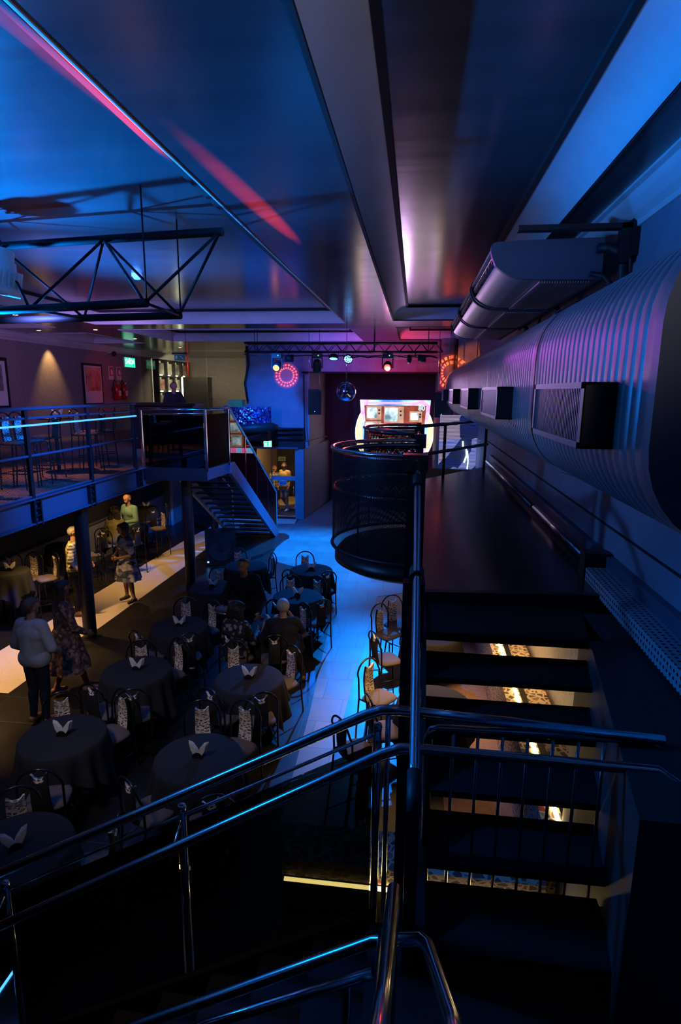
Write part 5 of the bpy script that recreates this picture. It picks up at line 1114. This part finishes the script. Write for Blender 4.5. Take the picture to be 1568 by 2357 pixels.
for i, z in enumerate((2.80, 2.95, 3.08)): pipe('service_pipe', ['lowest', 'middle', 'top'][i] + ' of three dark pipes bundled above the glass door', [(-5.6, 19.6, z), (-3.75, 19.6, z + 0.02 * i)], 0.05 - 0.01 * i, 'rubber', group='pipes above the glass door')
pipe('wall_cable', 'black cable running down the alcove corner', [(-3.70, 19.6, 4.9), (-3.68, 19.6, 3.2), (-3.62, 19.6, 2.7), (-3.2, 21.5, 2.75)], 0.014, 'rubber', 'cable')
pipe('wall_cable', 'bundle of dark cables hanging at the left end of the blue far wall', [(-5.60, 19.55, 5.8), (-5.55, 19.55, 5.2), (-5.68, 19.55, 4.6), (-5.60, 19.55, 4.0)], 0.04, 'rubber', 'cable')

# ================================================================== PEOPLE
def capsule(mb, p0, p1, r0, r1, n=14):
    p0 = Vector(p0); p1 = Vector(p1); ax = p1 - p0; L = ax.length
    if L < 1e-5: mb.sphere(p0, r0, n); return
    ax.normalize(); up = Vector((0, 0, 1)) if abs(ax.z) < 0.9 else Vector((1, 0, 0)); U = (up - ax * up.dot(ax)).normalized(); V = ax.cross(U)
    prof = [(-r0 * math.cos(a), r0 * math.sin(a)) for a in [k * PI / 12 for k in range(0, 7)]] + [(L + r1 * math.sin(a), r1 * math.cos(a)) for a in [k * PI / 12 for k in range(0, 7)]]
    vs = []
    for t, r in prof:
        for k in range(n):
            a = 2 * PI * k / n; vs.append(tuple(p0 + ax * t + (U * math.cos(a) + V * math.sin(a)) * max(r, 1e-4)))
    mb.add(vs, [(i * n + k, i * n + (k + 1) % n, (i + 1) * n + (k + 1) % n, (i + 1) * n + k) for i in range(len(prof) - 1) for k in range(n)] + [tuple(range(n))[::-1], tuple(range((len(prof) - 1) * n, len(prof) * n))], True)
def remeshed(mb, voxel, smooth=4):
    me = bpy.data.meshes.new('shape'); me.from_pydata(mb.v, [], mb.f); o = bpy.data.objects.new('shape', me); COL.objects.link(o)
    md = o.modifiers.new('r', 'REMESH'); md.mode = 'VOXEL'; md.voxel_size = voxel
    m2 = o.modifiers.new('s', 'SMOOTH'); m2.factor = 0.5; m2.iterations = smooth
    dg = bpy.context.evaluated_depsgraph_get(); dg.update(); out = bpy.data.meshes.new_from_object(o.evaluated_get(dg)); bpy.data.objects.remove(o)
    out.polygons.foreach_set('use_smooth', [True] * len(out.polygons)); return out
def fabric(name, c, rough=0.9): return pm(name, c, rough, spec=0.12)
SK1 = pm('light_skin', (0.42, 0.22, 0.15), 0.5); SK2 = pm('tan_skin', (0.30, 0.15, 0.09), 0.5); EYE = pm('eye_dark', (0.02, 0.015, 0.015), 0.2); EYEW = pm('eye_white', (0.6, 0.58, 0.55), 0.3); LIP = pm('lip', (0.30, 0.08, 0.07), 0.5)
def seg_d(P, a, b, ra, rb):
    a = np.array(a); b = np.array(b); d = b - a; L2 = max(float(d @ d), 1e-9); t = np.clip((P - a) @ d / L2, 0, 1)
    return np.linalg.norm(P - a - t[:, None] * d, axis=1) - (ra + (rb - ra) * t)
def person(label, loc, rz, H=1.70, hipz=0.93, lean=0.0, J=None, skin=SK1, hair=('short', (0.03, 0.02, 0.015)), clothes=(), skirt=None, head=(0, 0), girth=1.0, voxel=0.009, group=None, female=False):
    s = H / 1.72; J = J or {}; caps = []; V_ = Vector
    hz = hipz / s
    Rl = Matrix.Rotation(-lean, 4, 'X')
    def up(x, y, z):  # upper body point (standing z) -> posed
        q = Rl @ V_((x, y, z - 0.93)); return V_((q.x, q.y, q.z + hz))
    sw = 0.155 if female else 0.175; g = girth
    caps += [('hips', V_((-0.075, 0, hz)), V_((0.075, 0, hz)), 0.118 * g, 0.118 * g), ('torso', up(0, 0.0, 0.97), up(0, 0.0, 1.15), 0.125 * g, 0.118 * g), ('torso', up(-0.045, 0, 1.10), up(0.045, 0, 1.10), 0.105 * g, 0.105 * g),
             ('torso', up(-0.08, 0.005, 1.28), up(0.08, 0.005, 1.28), 0.112 * g, 0.112 * g), ('torso', up(0, 0, 1.12), up(0, 0, 1.30), 0.115 * g, 0.118 * g), ('torso', up(-sw + 0.03, -0.01, 1.395), up(sw - 0.03, -0.01, 1.395), 0.062, 0.062), ('torso', up(0, -0.015, 1.38), up(0, 0.0, 1.47), 0.085, 0.052),
             ('torso', up(-0.05, 0, 0.98), up(-0.075, 0.0, 1.30), 0.098 * g, 0.10 * g), ('torso', up(0.05, 0, 0.98), up(0.075, 0.0, 1.30), 0.098 * g, 0.10 * g), ('neck', up(0, 0, 1.43), up(0, 0.02, 1.56), 0.052, 0.05)]
    if female: caps += [('torso', up(-0.065, 0.075, 1.27), up(0.065, 0.075, 1.27), 0.062, 0.062)]
    hc = up(0, 0.022, 1.635); Rh = Matrix.Translation(hc) @ Matrix.Rotation(-lean * 0.4, 4, 'X') @ Matrix.Rotation(head[0], 4, 'Z') @ Matrix.Rotation(-head[1], 4, 'X')
    hp = lambda x, y, z: Rh @ V_((x, y, z))
    caps += [('head', hp(0, -0.02, 0.012), hp(0, 0.022, 0.018), 0.088, 0.082), ('head', hp(0, 0.02, -0.02), hp(0, 0.045, -0.072), 0.070, 0.042), ('head', hp(0, 0.09, 0.0), hp(0, 0.108, -0.025), 0.010, 0.015), ('head', hp(-0.084, 0.0, -0.005), hp(-0.084, 0.0, -0.03), 0.016, 0.012), ('head', hp(0.084, 0.0, -0.005), hp(0.084, 0.0, -0.03), 0.016, 0.012), ('neck', hp(0, -0.01, -0.04), up(0, 0, 1.47), 0.052, 0.052)]
    for sd, sx in (('L', -1), ('R', 1)):
        sh_ = up(sx * sw, -0.01, 1.39); el = V_(J.get('elb' + sd, tuple(up(sx * (sw + 0.055), -0.04, 1.11)))) ; wr = V_(J.get('wri' + sd, tuple(up(sx * (sw + 0.06), 0.06, 0.88))))
        caps += [('upperarm', sh_, el, 0.056 * g, 0.042 * g), ('forearm', el, wr, 0.042, 0.027)]
        d = (wr - el).normalized(); pn = V_(J.get('palm' + sd, (-sx, 0, 0))); pn = (pn - d * pn.dot(d)).normalized(); la = d.cross(pn).normalized()
        if la.y * 1.0 + la.z * 0.3 < 0: la = -la
        pc = wr + d * 0.075
        for o_ in (-0.022, 0.0, 0.022): caps.append(('hand', wr + d * 0.01 + la * o_ * 0.6, pc + la * o_, 0.017, 0.015))
        for q, ln in enumerate((0.072, 0.082, 0.078, 0.06)):
            b0 = pc + la * (0.031 - 0.0205 * q); m1 = b0 + d * ln * 0.5 + pn * 0.008; e1 = m1 + (d * 0.8 + pn * 0.6).normalized() * ln * 0.5
            caps += [('hand', b0, m1, 0.0095, 0.0088), ('hand', m1, e1, 0.0088, 0.0075)]
        t0 = wr + d * 0.03 + la * 0.028; t1 = t0 + (d * 0.6 + la * 0.6 + pn * 0.3).normalized() * 0.04; caps += [('hand', t0, t1, 0.013, 0.0105), ('hand', t1, t1 + (d * 0.9 + pn * 0.4).normalized() * 0.035, 0.0105, 0.009)]
        hp_ = V_((sx * 0.085, 0, hz - 0.02)); kn = V_(J.get('kne' + sd, (sx * 0.09, 0.02, 0.49 if hz > 0.8 else hz))); an = V_(J.get('ank' + sd, (sx * 0.10, -0.02, 0.085)))
        caps += [('thigh', hp_, kn, 0.088 * g, 0.058), ('calf', kn, an, 0.056, 0.036)]
        if (an - kn).length > 0.1: caps.append(('calf', kn + (an - kn) * 0.15 + V_((0, -0.02, 0)), kn + (an - kn) * 0.45 + V_((0, -0.015, 0)), 0.05, 0.042))
        fd = V_(J.get('foot' + sd, (sx * 0.12, 1, 0))).normalized(); z0 = an.z - 0.05
        caps += [('foot', an - fd * 0.03 + V_((0, 0, -0.035)), V_((an.x, an.y, z0)) + fd * 0.14 + V_((0, 0, -0.008)), 0.038, 0.028), ('foot', V_((an.x, an.y, an.z)), V_((an.x, an.y, z0)) + fd * 0.05, 0.036, 0.036)]
    mb = MB()
    for l_, a, b, ra, rb in caps: capsule(mb, a * s, b * s, ra * s, rb * s)
    me = remeshed(mb, voxel); n = len(me.vertices); P = np.empty(n * 3); me.vertices.foreach_get('co', P); P = P.reshape(-1, 3)
    D = np.stack([seg_d(P, a * s, b * s, ra * s, rb * s) for _, a, b, ra, rb in caps]); labs = np.array([c[0] for c in caps])[D.argmin(0)]
    me.materials.append(skin); body = bpy.data.objects.new('person', me); COL.objects.link(body); me.name = 'person'
    N = np.empty(n * 3); me.vertices.foreach_get('normal', N); N = N.reshape(-1, 3)
    body['label'] = label; body['category'] = 'person'
    if group: body['group'] = group
    polys = [tuple(p.vertices) for p in me.polygons]
    def shell(name, mask, off, mt):
        keep = [p for p in polys if all(mask[i] for i in p)]; ids = sorted({i for p in keep for i in p}); mp = {i: k for k, i in enumerate(ids)}
        if not keep: return
        Q = P[ids] + N[ids] * (off + (0.006 if any(w_ in name for w_ in ('shirt', 'top', 'jacket')) else 0))
        m_ = bpy.data.meshes.new(name); m_.from_pydata([tuple(q) for q in Q], [], [tuple(mp[i] for i in p) for p in keep])
        if any(w_ in name for w_ in ('shirt', 'top', 'jacket')):
            bm = bmesh.new(); bm.from_mesh(m_)
            for _ in range(16): bmesh.ops.smooth_vert(bm, verts=bm.verts, factor=0.5, use_axis_x=True, use_axis_y=True, use_axis_z=True)
            bm.to_mesh(m_); bm.free()
        m_.polygons.foreach_set('use_smooth', [True] * len(keep)); m_.materials.append(mt)
        o = bpy.data.objects.new(name, m_); COL.objects.link(o); o.parent = body; return o
    HL = (np.array([list(Rh.inverted() @ V_(p / s)) for p in P[labs == 'head']]) if (labs == 'head').any() else np.zeros((0, 3)))
    hm = np.zeros(n, bool); ix = np.where(labs == 'head')[0]
    kind, hcol = hair[0], hair[1]; hmt = pm('hair', hcol, 0.6)
    if kind != 'none' and len(ix):
        line = 0.045 - 0.9 * np.clip(0.03 - HL[:, 1], 0, 0.06); keep = (HL[:, 2] > line) & ~((np.abs(HL[:, 0]) > 0.088)) | ((HL[:, 1] < -0.035) & (HL[:, 2] > -0.055))
        if kind == 'receding': keep = keep & ~((HL[:, 1] > 0.015) & (HL[:, 2] > 0.0) & (np.abs(HL[:, 0]) < 0.075))
        if kind == 'balding': keep = keep & ~((HL[:, 2] > 0.072) & (HL[:, 1] > -0.01))
        hm[ix[keep]] = True; shell('hair', hm, (0.010 if kind in ('short', 'balding') else 0.018) * s, hmt)
    if kind in ('long', 'curly'):
        hb = MB(); L_ = hair[2] if len(hair) > 2 else 0.25
        if kind == 'long':
            for x in (-0.06, -0.03, 0.0, 0.03, 0.06): capsule(hb, hp(x, -0.055, 0.03) * s, (hp(x, -0.055, 0.0) + V_((x * 0.4, -0.035, -L_ - 0.02 * (x > 0)))) * s, 0.045, 0.035)
            for x in (-0.085, 0.085): capsule(hb, hp(x, -0.02, 0.03) * s, (hp(x, -0.02, -0.02) + V_((0, -0.03, -L_ * 0.7))) * s, 0.028, 0.03)
        else:
            rn = random.Random(5)
            for _ in range(60):
                v = V_((rn.gauss(0, 1), rn.gauss(-0.4, 1), rn.gauss(0.1, 1))).normalized(); 
                if v.y > 0.45 and v.z < 0.4: continue
                q = hp(v.x * 0.10, v.y * 0.10 - 0.01, v.z * 0.105 + 0.01); capsule(hb, q * s, (q + v * 0.01) * s, 0.032, 0.03, 8)
            for x in (-0.08, -0.03, 0.03, 0.08): capsule(hb, hp(x, -0.06, 0.0) * s, (hp(x, -0.06, 0) + V_((x * 0.5, -0.01, -L_))) * s, 0.05, 0.045, 10)
        hme = remeshed(hb, 0.011, 2); hme.materials.append(hmt); ho = bpy.data.objects.new('hair', hme); COL.objects.link(ho); ho.parent = body
    for sx in (-1, 1):
        q = MB(); q.sphere(hp(sx * 0.030, 0.079, 0.004) * s, 0.0125 * s, 10); q.build('eye', EYEW, body); 
        q = MB(); q.sphere(hp(sx * 0.030, 0.0885, 0.004) * s, 0.006 * s, 8); q.build('iris', EYE, body)
    q = MB(); capsule(q, hp(-0.018, 0.084, -0.052) * s, hp(0.018, 0.084, -0.052) * s, 0.006 * s, 0.006 * s, 8); q.build('mouth', LIP, body)
    if len(hair) > 3 and hair[3] == 'beard':
        bm_ = np.zeros(n, bool); bm_[ix[(HL[:, 2] < -0.035) & (HL[:, 1] > 0.0)]] = True; shell('beard', bm_, 0.008, hmt)
    for name, ls, mt, off, cond in clothes:
        mk = np.isin(labs, ls)
        if cond is not None: mk = mk & cond(P / s)
        shell(name, mk, off, mt)
    if skirt:
        z1, z0, r1, r0, mt, nm = skirt; q = MB(); n_ = 72; k_ = 12; rows = []
        for j in range(k_ + 1):
            t = j / k_; z = z1 + (z0 - z1) * t; r = r1 + (r0 - r1) * t ** 0.8
            rows.append([(( r + 0.022 * t * math.sin(9 * a)) * 1.12 * math.cos(a), (r + 0.022 * t * math.sin(9 * a)) * 0.9 * math.sin(a), z) for a in [2 * PI * i / n_ for i in range(n_)]])
        q.add([p for r_2 in rows for p in r_2], [(j * n_ + i, (j + 1) * n_ + i, (j + 1) * n_ + (i + 1) % n_, j * n_ + (i + 1) % n_) for j in range(k_) for i in range(n_)], True)
        q.build(nm, mt, body)
    body.location = loc; body.rotation_euler = (0, 0, rz)
    return body
def plaid(name, c0, c1, sc=14):
    mt = pm(name, c0, 0.85); nt = NT(mt); v = coords(nt, 'Object', (sc, sc, sc))
    sx = nt.n('ShaderNodeSeparateXYZ'); nt.l(v, sx.inputs[0])
    def band(o):
        f = nt.n('ShaderNodeMath'); f.operation = 'FRACT'; nt.l(o, f.inputs[0]); g = nt.n('ShaderNodeMath'); g.operation = 'GREATER_THAN'; g.inputs[1].default_value = 0.5; nt.l(f.outputs[0], g.inputs[0]); return g.outputs[0]
    ad = nt.n('ShaderNodeMath'); nt.l(band(sx.outputs[0]), ad.inputs[0]); nt.l(band(sx.outputs[2]), ad.inputs[1]); hf = nt.n('ShaderNodeMath'); hf.operation = 'MULTIPLY'; hf.inputs[1].default_value = 0.5; nt.l(ad.outputs[0], hf.inputs[0])
    nt.l(ramp(nt, hf.outputs[0], [(0.0, c0), (0.4, tuple((a + b) / 2 for a, b in zip(c0, c1))), (0.8, c1)], True), nt.b.inputs['Base Color']); return mt
def pattern(name, cols, sc=10, warp=(1, 1, 1)):
    mt = pm(name, cols[0], 0.85); nt = NT(mt); v = coords(nt, 'Object', warp)
    vo = nt.n('ShaderNodeTexVoronoi'); vo.inputs['Scale'].default_value = sc; nt.l(v, vo.inputs['Vector']); sp = nt.n('ShaderNodeSeparateColor'); nt.l(vo.outputs['Color'], sp.inputs[0])
    nt.l(ramp(nt, sp.outputs[0], [(k / len(cols), c) for k, c in enumerate(cols)], True), nt.b.inputs['Base Color']); return mt
F_black = fabric('black_shirt_fabric', (0.012, 0.012, 0.014)); F_jeans = fabric('dark_jeans', (0.02, 0.025, 0.045)); F_jeansl = fabric('washed_jeans', (0.22, 0.26, 0.30)); F_trous = fabric('dark_trousers', (0.015, 0.015, 0.018))
F_shoe = pm('dark_leather_shoe', (0.02, 0.015, 0.012), 0.4); F_brown = pm('tan_leather_boot', (0.22, 0.10, 0.05), 0.5)
TORSO = ['torso', 'hips']; 
above = lambda z: (lambda P: P[:, 2] > z); below = lambda z: (lambda P: P[:, 2] < z)
trousers = lambda mt: ('trousers', ['hips', 'thigh', 'calf'], mt, 0.010, None)
shoes = lambda mt: ('shoes', ['foot'], mt, 0.006, None)
# man in plaid, beside the round column, facing the woman in the patterned dress
person('standing man in a yellow and black plaid shirt beside the round column', (-6.47, 10.28, 0.02), -1.2, 1.76, 0.95, 0.0, {'elbL': (-0.27, 0.05, 1.12), 'wriL': (-0.17, 0.22, 0.98), 'elbR': (0.27, -0.02, 1.12), 'wriR': (0.24, 0.10, 0.93)}, SK1, ('short', (0.30, 0.28, 0.25)),
 [('plaid_shirt', TORSO + ['upperarm'], plaid('plaid_shirt_fabric', (0.02, 0.02, 0.01), (0.40, 0.35, 0.16), 16), 0.018, above(0.90)), trousers(F_trous), shoes(F_brown)], girth=1.12)
person('woman with long dark curls in an olive top, seated with her back to the camera', (-7.0, 12.86, 0.0), 0.3, 1.66, 0.86, 0.05, {'elbR': (0.26, 0.10, 1.05), 'wriR': (0.20, 0.32, 1.12), 'palmR': (-1, 0, 0), 'elbL': (-0.25, 0.05, 1.03), 'wriL': (-0.15, 0.28, 1.10), 'kneL': (-0.1, 0.38, 0.80), 'kneR': (0.1, 0.38, 0.80), 'ankL': (-0.1, 0.30, 0.40), 'ankR': (0.1, 0.30, 0.40)}, SK2, ('curly', (0.02, 0.012, 0.01), 0.26),
 [('olive_top', TORSO + ['upperarm'], fabric('olive_fabric', (0.16, 0.14, 0.07)), 0.012, above(0.80)), trousers(F_trous), shoes(F_shoe)], female=True)
person('man in a teal button shirt leaning at the high table, looking down', (-7.10, 13.88, 0.02), 2.75, 1.76, 0.95, 0.10, {'elbL': (-0.29, 0.10, 1.10), 'wriL': (-0.12, 0.30, 1.08), 'elbR': (0.30, 0.02, 1.12), 'wriR': (0.22, 0.20, 0.98)}, SK1, ('receding', (0.03, 0.022, 0.02)),
 [('teal_shirt', TORSO + ['upperarm', 'forearm'], fabric('teal_shirt_fabric', (0.20, 0.36, 0.30)), 0.014, above(0.86)), trousers(F_trous), shoes(F_shoe)], head=(0.35, -0.25), girth=1.15)
DR = pattern('abstract_dress_print', [(0.03, 0.035, 0.05), (0.32, 0.32, 0.36), (0.05, 0.06, 0.10), (0.16, 0.18, 0.24), (0.45, 0.44, 0.45)], 7, (1, 1, 2.2))
person('woman with dark curls standing on the cream strip in a black and grey patterned dress', (-5.80, 11.05, 0.03), 2.55, 1.66, 0.90, 0.06, {'elbL': (-0.28, 0.04, 1.10), 'wriL': (-0.10, 0.25, 1.05), 'elbR': (0.28, 0.04, 1.10), 'wriR': (0.07, 0.26, 1.06), 'ankL': (-0.15, -0.02, 0.1), 'ankR': (0.14, -0.02, 0.1)}, SK2, ('curly', (0.025, 0.012, 0.01), 0.10),
 [('dress_top', TORSO + ['upperarm'], DR, 0.014, above(0.86)), shoes(F_shoe)], (1.00, 0.50, 0.15, 0.27, DR, 'dress_skirt'), head=(-0.5, -0.15), girth=1.12, female=True)
person('woman with short brown hair in a pale denim shirt, back to the camera', (-4.83, 6.60, 0.02), -0.12, 1.70, 0.93, 0.0, {'elbL': (-0.28, -0.02, 1.10), 'wriL': (-0.22, 0.16, 0.95), 'elbR': (0.28, 0.0, 1.10), 'wriR': (0.22, 0.18, 0.98)}, SK1, ('full', (0.09, 0.045, 0.03)),
 [('denim_shirt', TORSO + ['upperarm', 'forearm'], noisy('pale_denim', (0.30, 0.32, 0.36), (0.38, 0.40, 0.44), 30, 0.85), 0.020, lambda P: (P[:, 2] > 0.84)), trousers(F_jeans), shoes(F_brown)], girth=1.06, head=(-0.5, 0), female=True)
FD = pattern('brown_floral_print', [(0.10, 0.05, 0.035), (0.22, 0.12, 0.08), (0.06, 0.03, 0.03), (0.35, 0.22, 0.15)], 26)
person('woman with long dark hair in a brown floral dress walking just beyond the denim shirt', (-4.88, 7.35, 0.03), -0.7, 1.68, 0.92, 0.0, {'elbL': (-0.27, 0.0, 1.10), 'wriL': (-0.24, 0.12, 0.92), 'elbR': (0.27, 0.05, 1.10), 'wriR': (0.24, 0.22, 0.98), 'ankR': (0.12, 0.22, 0.09), 'kneR': (0.1, 0.14, 0.49), 'ankL': (-0.10, -0.16, 0.10)}, SK2, ('long', (0.03, 0.015, 0.012), 0.34),
 [('dress_top', TORSO + ['upperarm', 'forearm'], FD, 0.016, above(0.86)), shoes(pm('pale_pink_shoe', (0.4, 0.2, 0.2), 0.5))], (1.02, 0.42, 0.15, 0.34, FD, 'dress_skirt'), female=True)
waiter = person('waiter in a black shirt standing behind the seated couple with a tray', (-2.62, 8.85, 0.02), 3.05, 1.74, 0.95, 0.16, {'elbR': (0.30, 0.16, 1.12), 'wriR': (0.14, 0.52, 1.06), 'palmR': (0, 0, 1), 'elbL': (-0.33, 0.18, 1.10), 'wriL': (-0.36, 0.46, 0.98)}, SK2, ('short', (0.015, 0.012, 0.012)),
 [('black_shirt', TORSO + ['upperarm', 'forearm'], F_black, 0.016, above(0.90)), trousers(F_black), shoes(F_shoe)], head=(0.0, -0.45), girth=1.12)
CUR = pattern('black_and_white_swirl_print', [(0.01, 0.01, 0.012), (0.02, 0.02, 0.025), (0.01, 0.01, 0.01), (0.25, 0.25, 0.28)], 22)
person('seated woman with big dark curls in a black swirl-print top, back to the camera', (-2.55, 7.98, 0.0), -0.25, 1.64, 0.54, 0.05, {'elbR': (0.25, 0.12, 0.72), 'wriR': (0.18, 0.36, 0.80), 'elbL': (-0.25, 0.08, 0.70), 'wriL': (-0.18, 0.33, 0.78), 'kneL': (-0.1, 0.42, 0.53), 'kneR': (0.1, 0.42, 0.53), 'ankL': (-0.1, 0.40, 0.09), 'ankR': (0.1, 0.40, 0.09)}, SK2, ('curly', (0.012, 0.01, 0.01), 0.12),
 [('print_top', TORSO + ['upperarm', 'forearm'], CUR, 0.014, above(0.50)), trousers(F_black), shoes(F_shoe)], female=True, girth=1.1)
person('seated man with cropped grey hair in a dark polo shirt, back to the camera', (-1.84, 8.05, 0.0), 0.28, 1.74, 0.55, 0.04, {'elbL': (-0.30, 0.08, 0.72), 'wriL': (-0.28, 0.32, 0.82), 'elbR': (0.28, 0.18, 0.80), 'wriR': (0.10, 0.28, 1.05), 'kneL': (-0.16, 0.42, 0.53), 'kneR': (0.18, 0.42, 0.53), 'ankL': (-0.16, 0.44, 0.09), 'ankR': (0.30, 0.10, 0.10)}, SK1, ('short', (0.38, 0.37, 0.37)),
 [('polo_shirt', TORSO + ['upperarm'], fabric('navy_polo_fabric', (0.02, 0.022, 0.03)), 0.016, above(0.48)), trousers(F_trous), shoes(pm('brown_leather_shoe', (0.12, 0.04, 0.02), 0.4))], girth=1.12)
person('bearded man in a mustard shirt and washed jeans walking in behind the glass door', (-4.66, 20.9, 0.02), 2.6, 1.78, 0.96, 0.0, {'ankR': (0.08, -0.22, 0.14), 'kneR': (0.1, 0.04, 0.50)}, SK1, ('short', (0.02, 0.015, 0.012), 0, 'beard'),
 [('mustard_shirt', TORSO + ['upperarm'], fabric('mustard_fabric', (0.42, 0.30, 0.10)), 0.016, above(0.84)), trousers(F_jeansl), shoes(pm('white_shoe', (0.6, 0.6, 0.6), 0.5))], head=(0.75, 0), girth=1.15)
person('woman with brown hair half hidden beside the bearded man behind the glass door', (-5.12, 21.2, 0.02), -2.3, 1.60, 0.88, 0.0, None, SK1, ('long', (0.10, 0.04, 0.02), 0.16),
 [('striped_shirt', TORSO + ['upperarm'], plaid('dark_stripe_fabric', (0.03, 0.05, 0.08), (0.3, 0.3, 0.28), 9), 0.014, above(0.84)), trousers(F_jeans), shoes(F_shoe)], female=True)
person('barman in a dark jacket bending over the counter in front of the lit shelves', (-6.87, 16.35, 2.82), -2.5, 1.76, 0.95, 0.18, {'elbL': (-0.28, 0.16, 1.10), 'wriL': (-0.2, 0.38, 1.10), 'elbR': (0.28, 0.16, 1.10), 'wriR': (0.2, 0.38, 1.10)}, SK1, ('short', (0.10, 0.06, 0.05)),
 [('dark_jacket', TORSO + ['upperarm', 'forearm'], fabric('navy_jacket_fabric', (0.03, 0.035, 0.05)), 0.018, above(0.88)), trousers(F_black), shoes(F_shoe)], head=(0.2, -0.5))
# tray and drinks
TX, TY = -2.735, 8.20
tr = thing('serving_tray', 'round steel serving tray on the waiter\'s hand', 'tray', (TX, TY, 1.09))
MB().lathe([(0.0, 1.10), (0.185, 1.10), (0.20, 1.122), (0.205, 1.125), (0.20, 1.115), (0.187, 1.094), (0.0, 1.094)], (TX, TY, 0), 36).build('dish', pm('brushed_tray_steel', (0.75, 0.75, 0.78), 0.28, 1.0), tr)
GL = smoked('drinking_glass', (0.9, 0.92, 0.95)); DRK = pm('red_drink', (0.5, 0.03, 0.02), 0.1, emit=(0.4, 0.02, 0.01), es=0.0)
def goblet(x, y, z, label):
    g = thing('stemmed_glass', label, 'glass', (x, y, z), 0, 'glasses of red drink')
    MB().lathe([(0.0, z), (0.034, z + 0.002), (0.006, z + 0.01), (0.005, z + 0.07), (0.02, z + 0.085), (0.042, z + 0.115), (0.045, z + 0.15), (0.038, z + 0.185)], (x, y, 0), 20).build('bowl_and_stem', GL, g)
    MB().lathe([(0.0, z + 0.083), (0.018, z + 0.088), (0.038, z + 0.117), (0.040, z + 0.145), (0.0, z + 0.146)], (x, y, 0), 20).build('drink', DRK, g)
goblet(TX + 0.03, TY + 0.06, 1.10, 'glass of red drink standing on the waiter\'s tray')
goblet(-2.30, 8.52, 0.745, 'glass of red drink on the table of the seated couple')
g = thing('drinking_glass', 'small tumbler of red drink in front of the man in teal', 'glass', (-7.25, 13.28, 1.05)); MB().lathe([(0.0, 1.05), (0.03, 1.05), (0.036, 1.15)], (-7.25, 13.28, 0), 16).build('tumbler', GL, g); MB().lathe([(0.0, 1.055), (0.028, 1.055), (0.033, 1.12), (0.0, 1.12)], (-7.25, 13.28, 0), 16).build('drink', DRK, g)
bx('phone', glow('phone_screen', (0.6, 0.85, 1.0), 1.5), (-7.10, 13.20, 1.16), (-7.03, 13.32, 1.17), label='lit phone held over the high table by the woman with long curls', cat='phone')
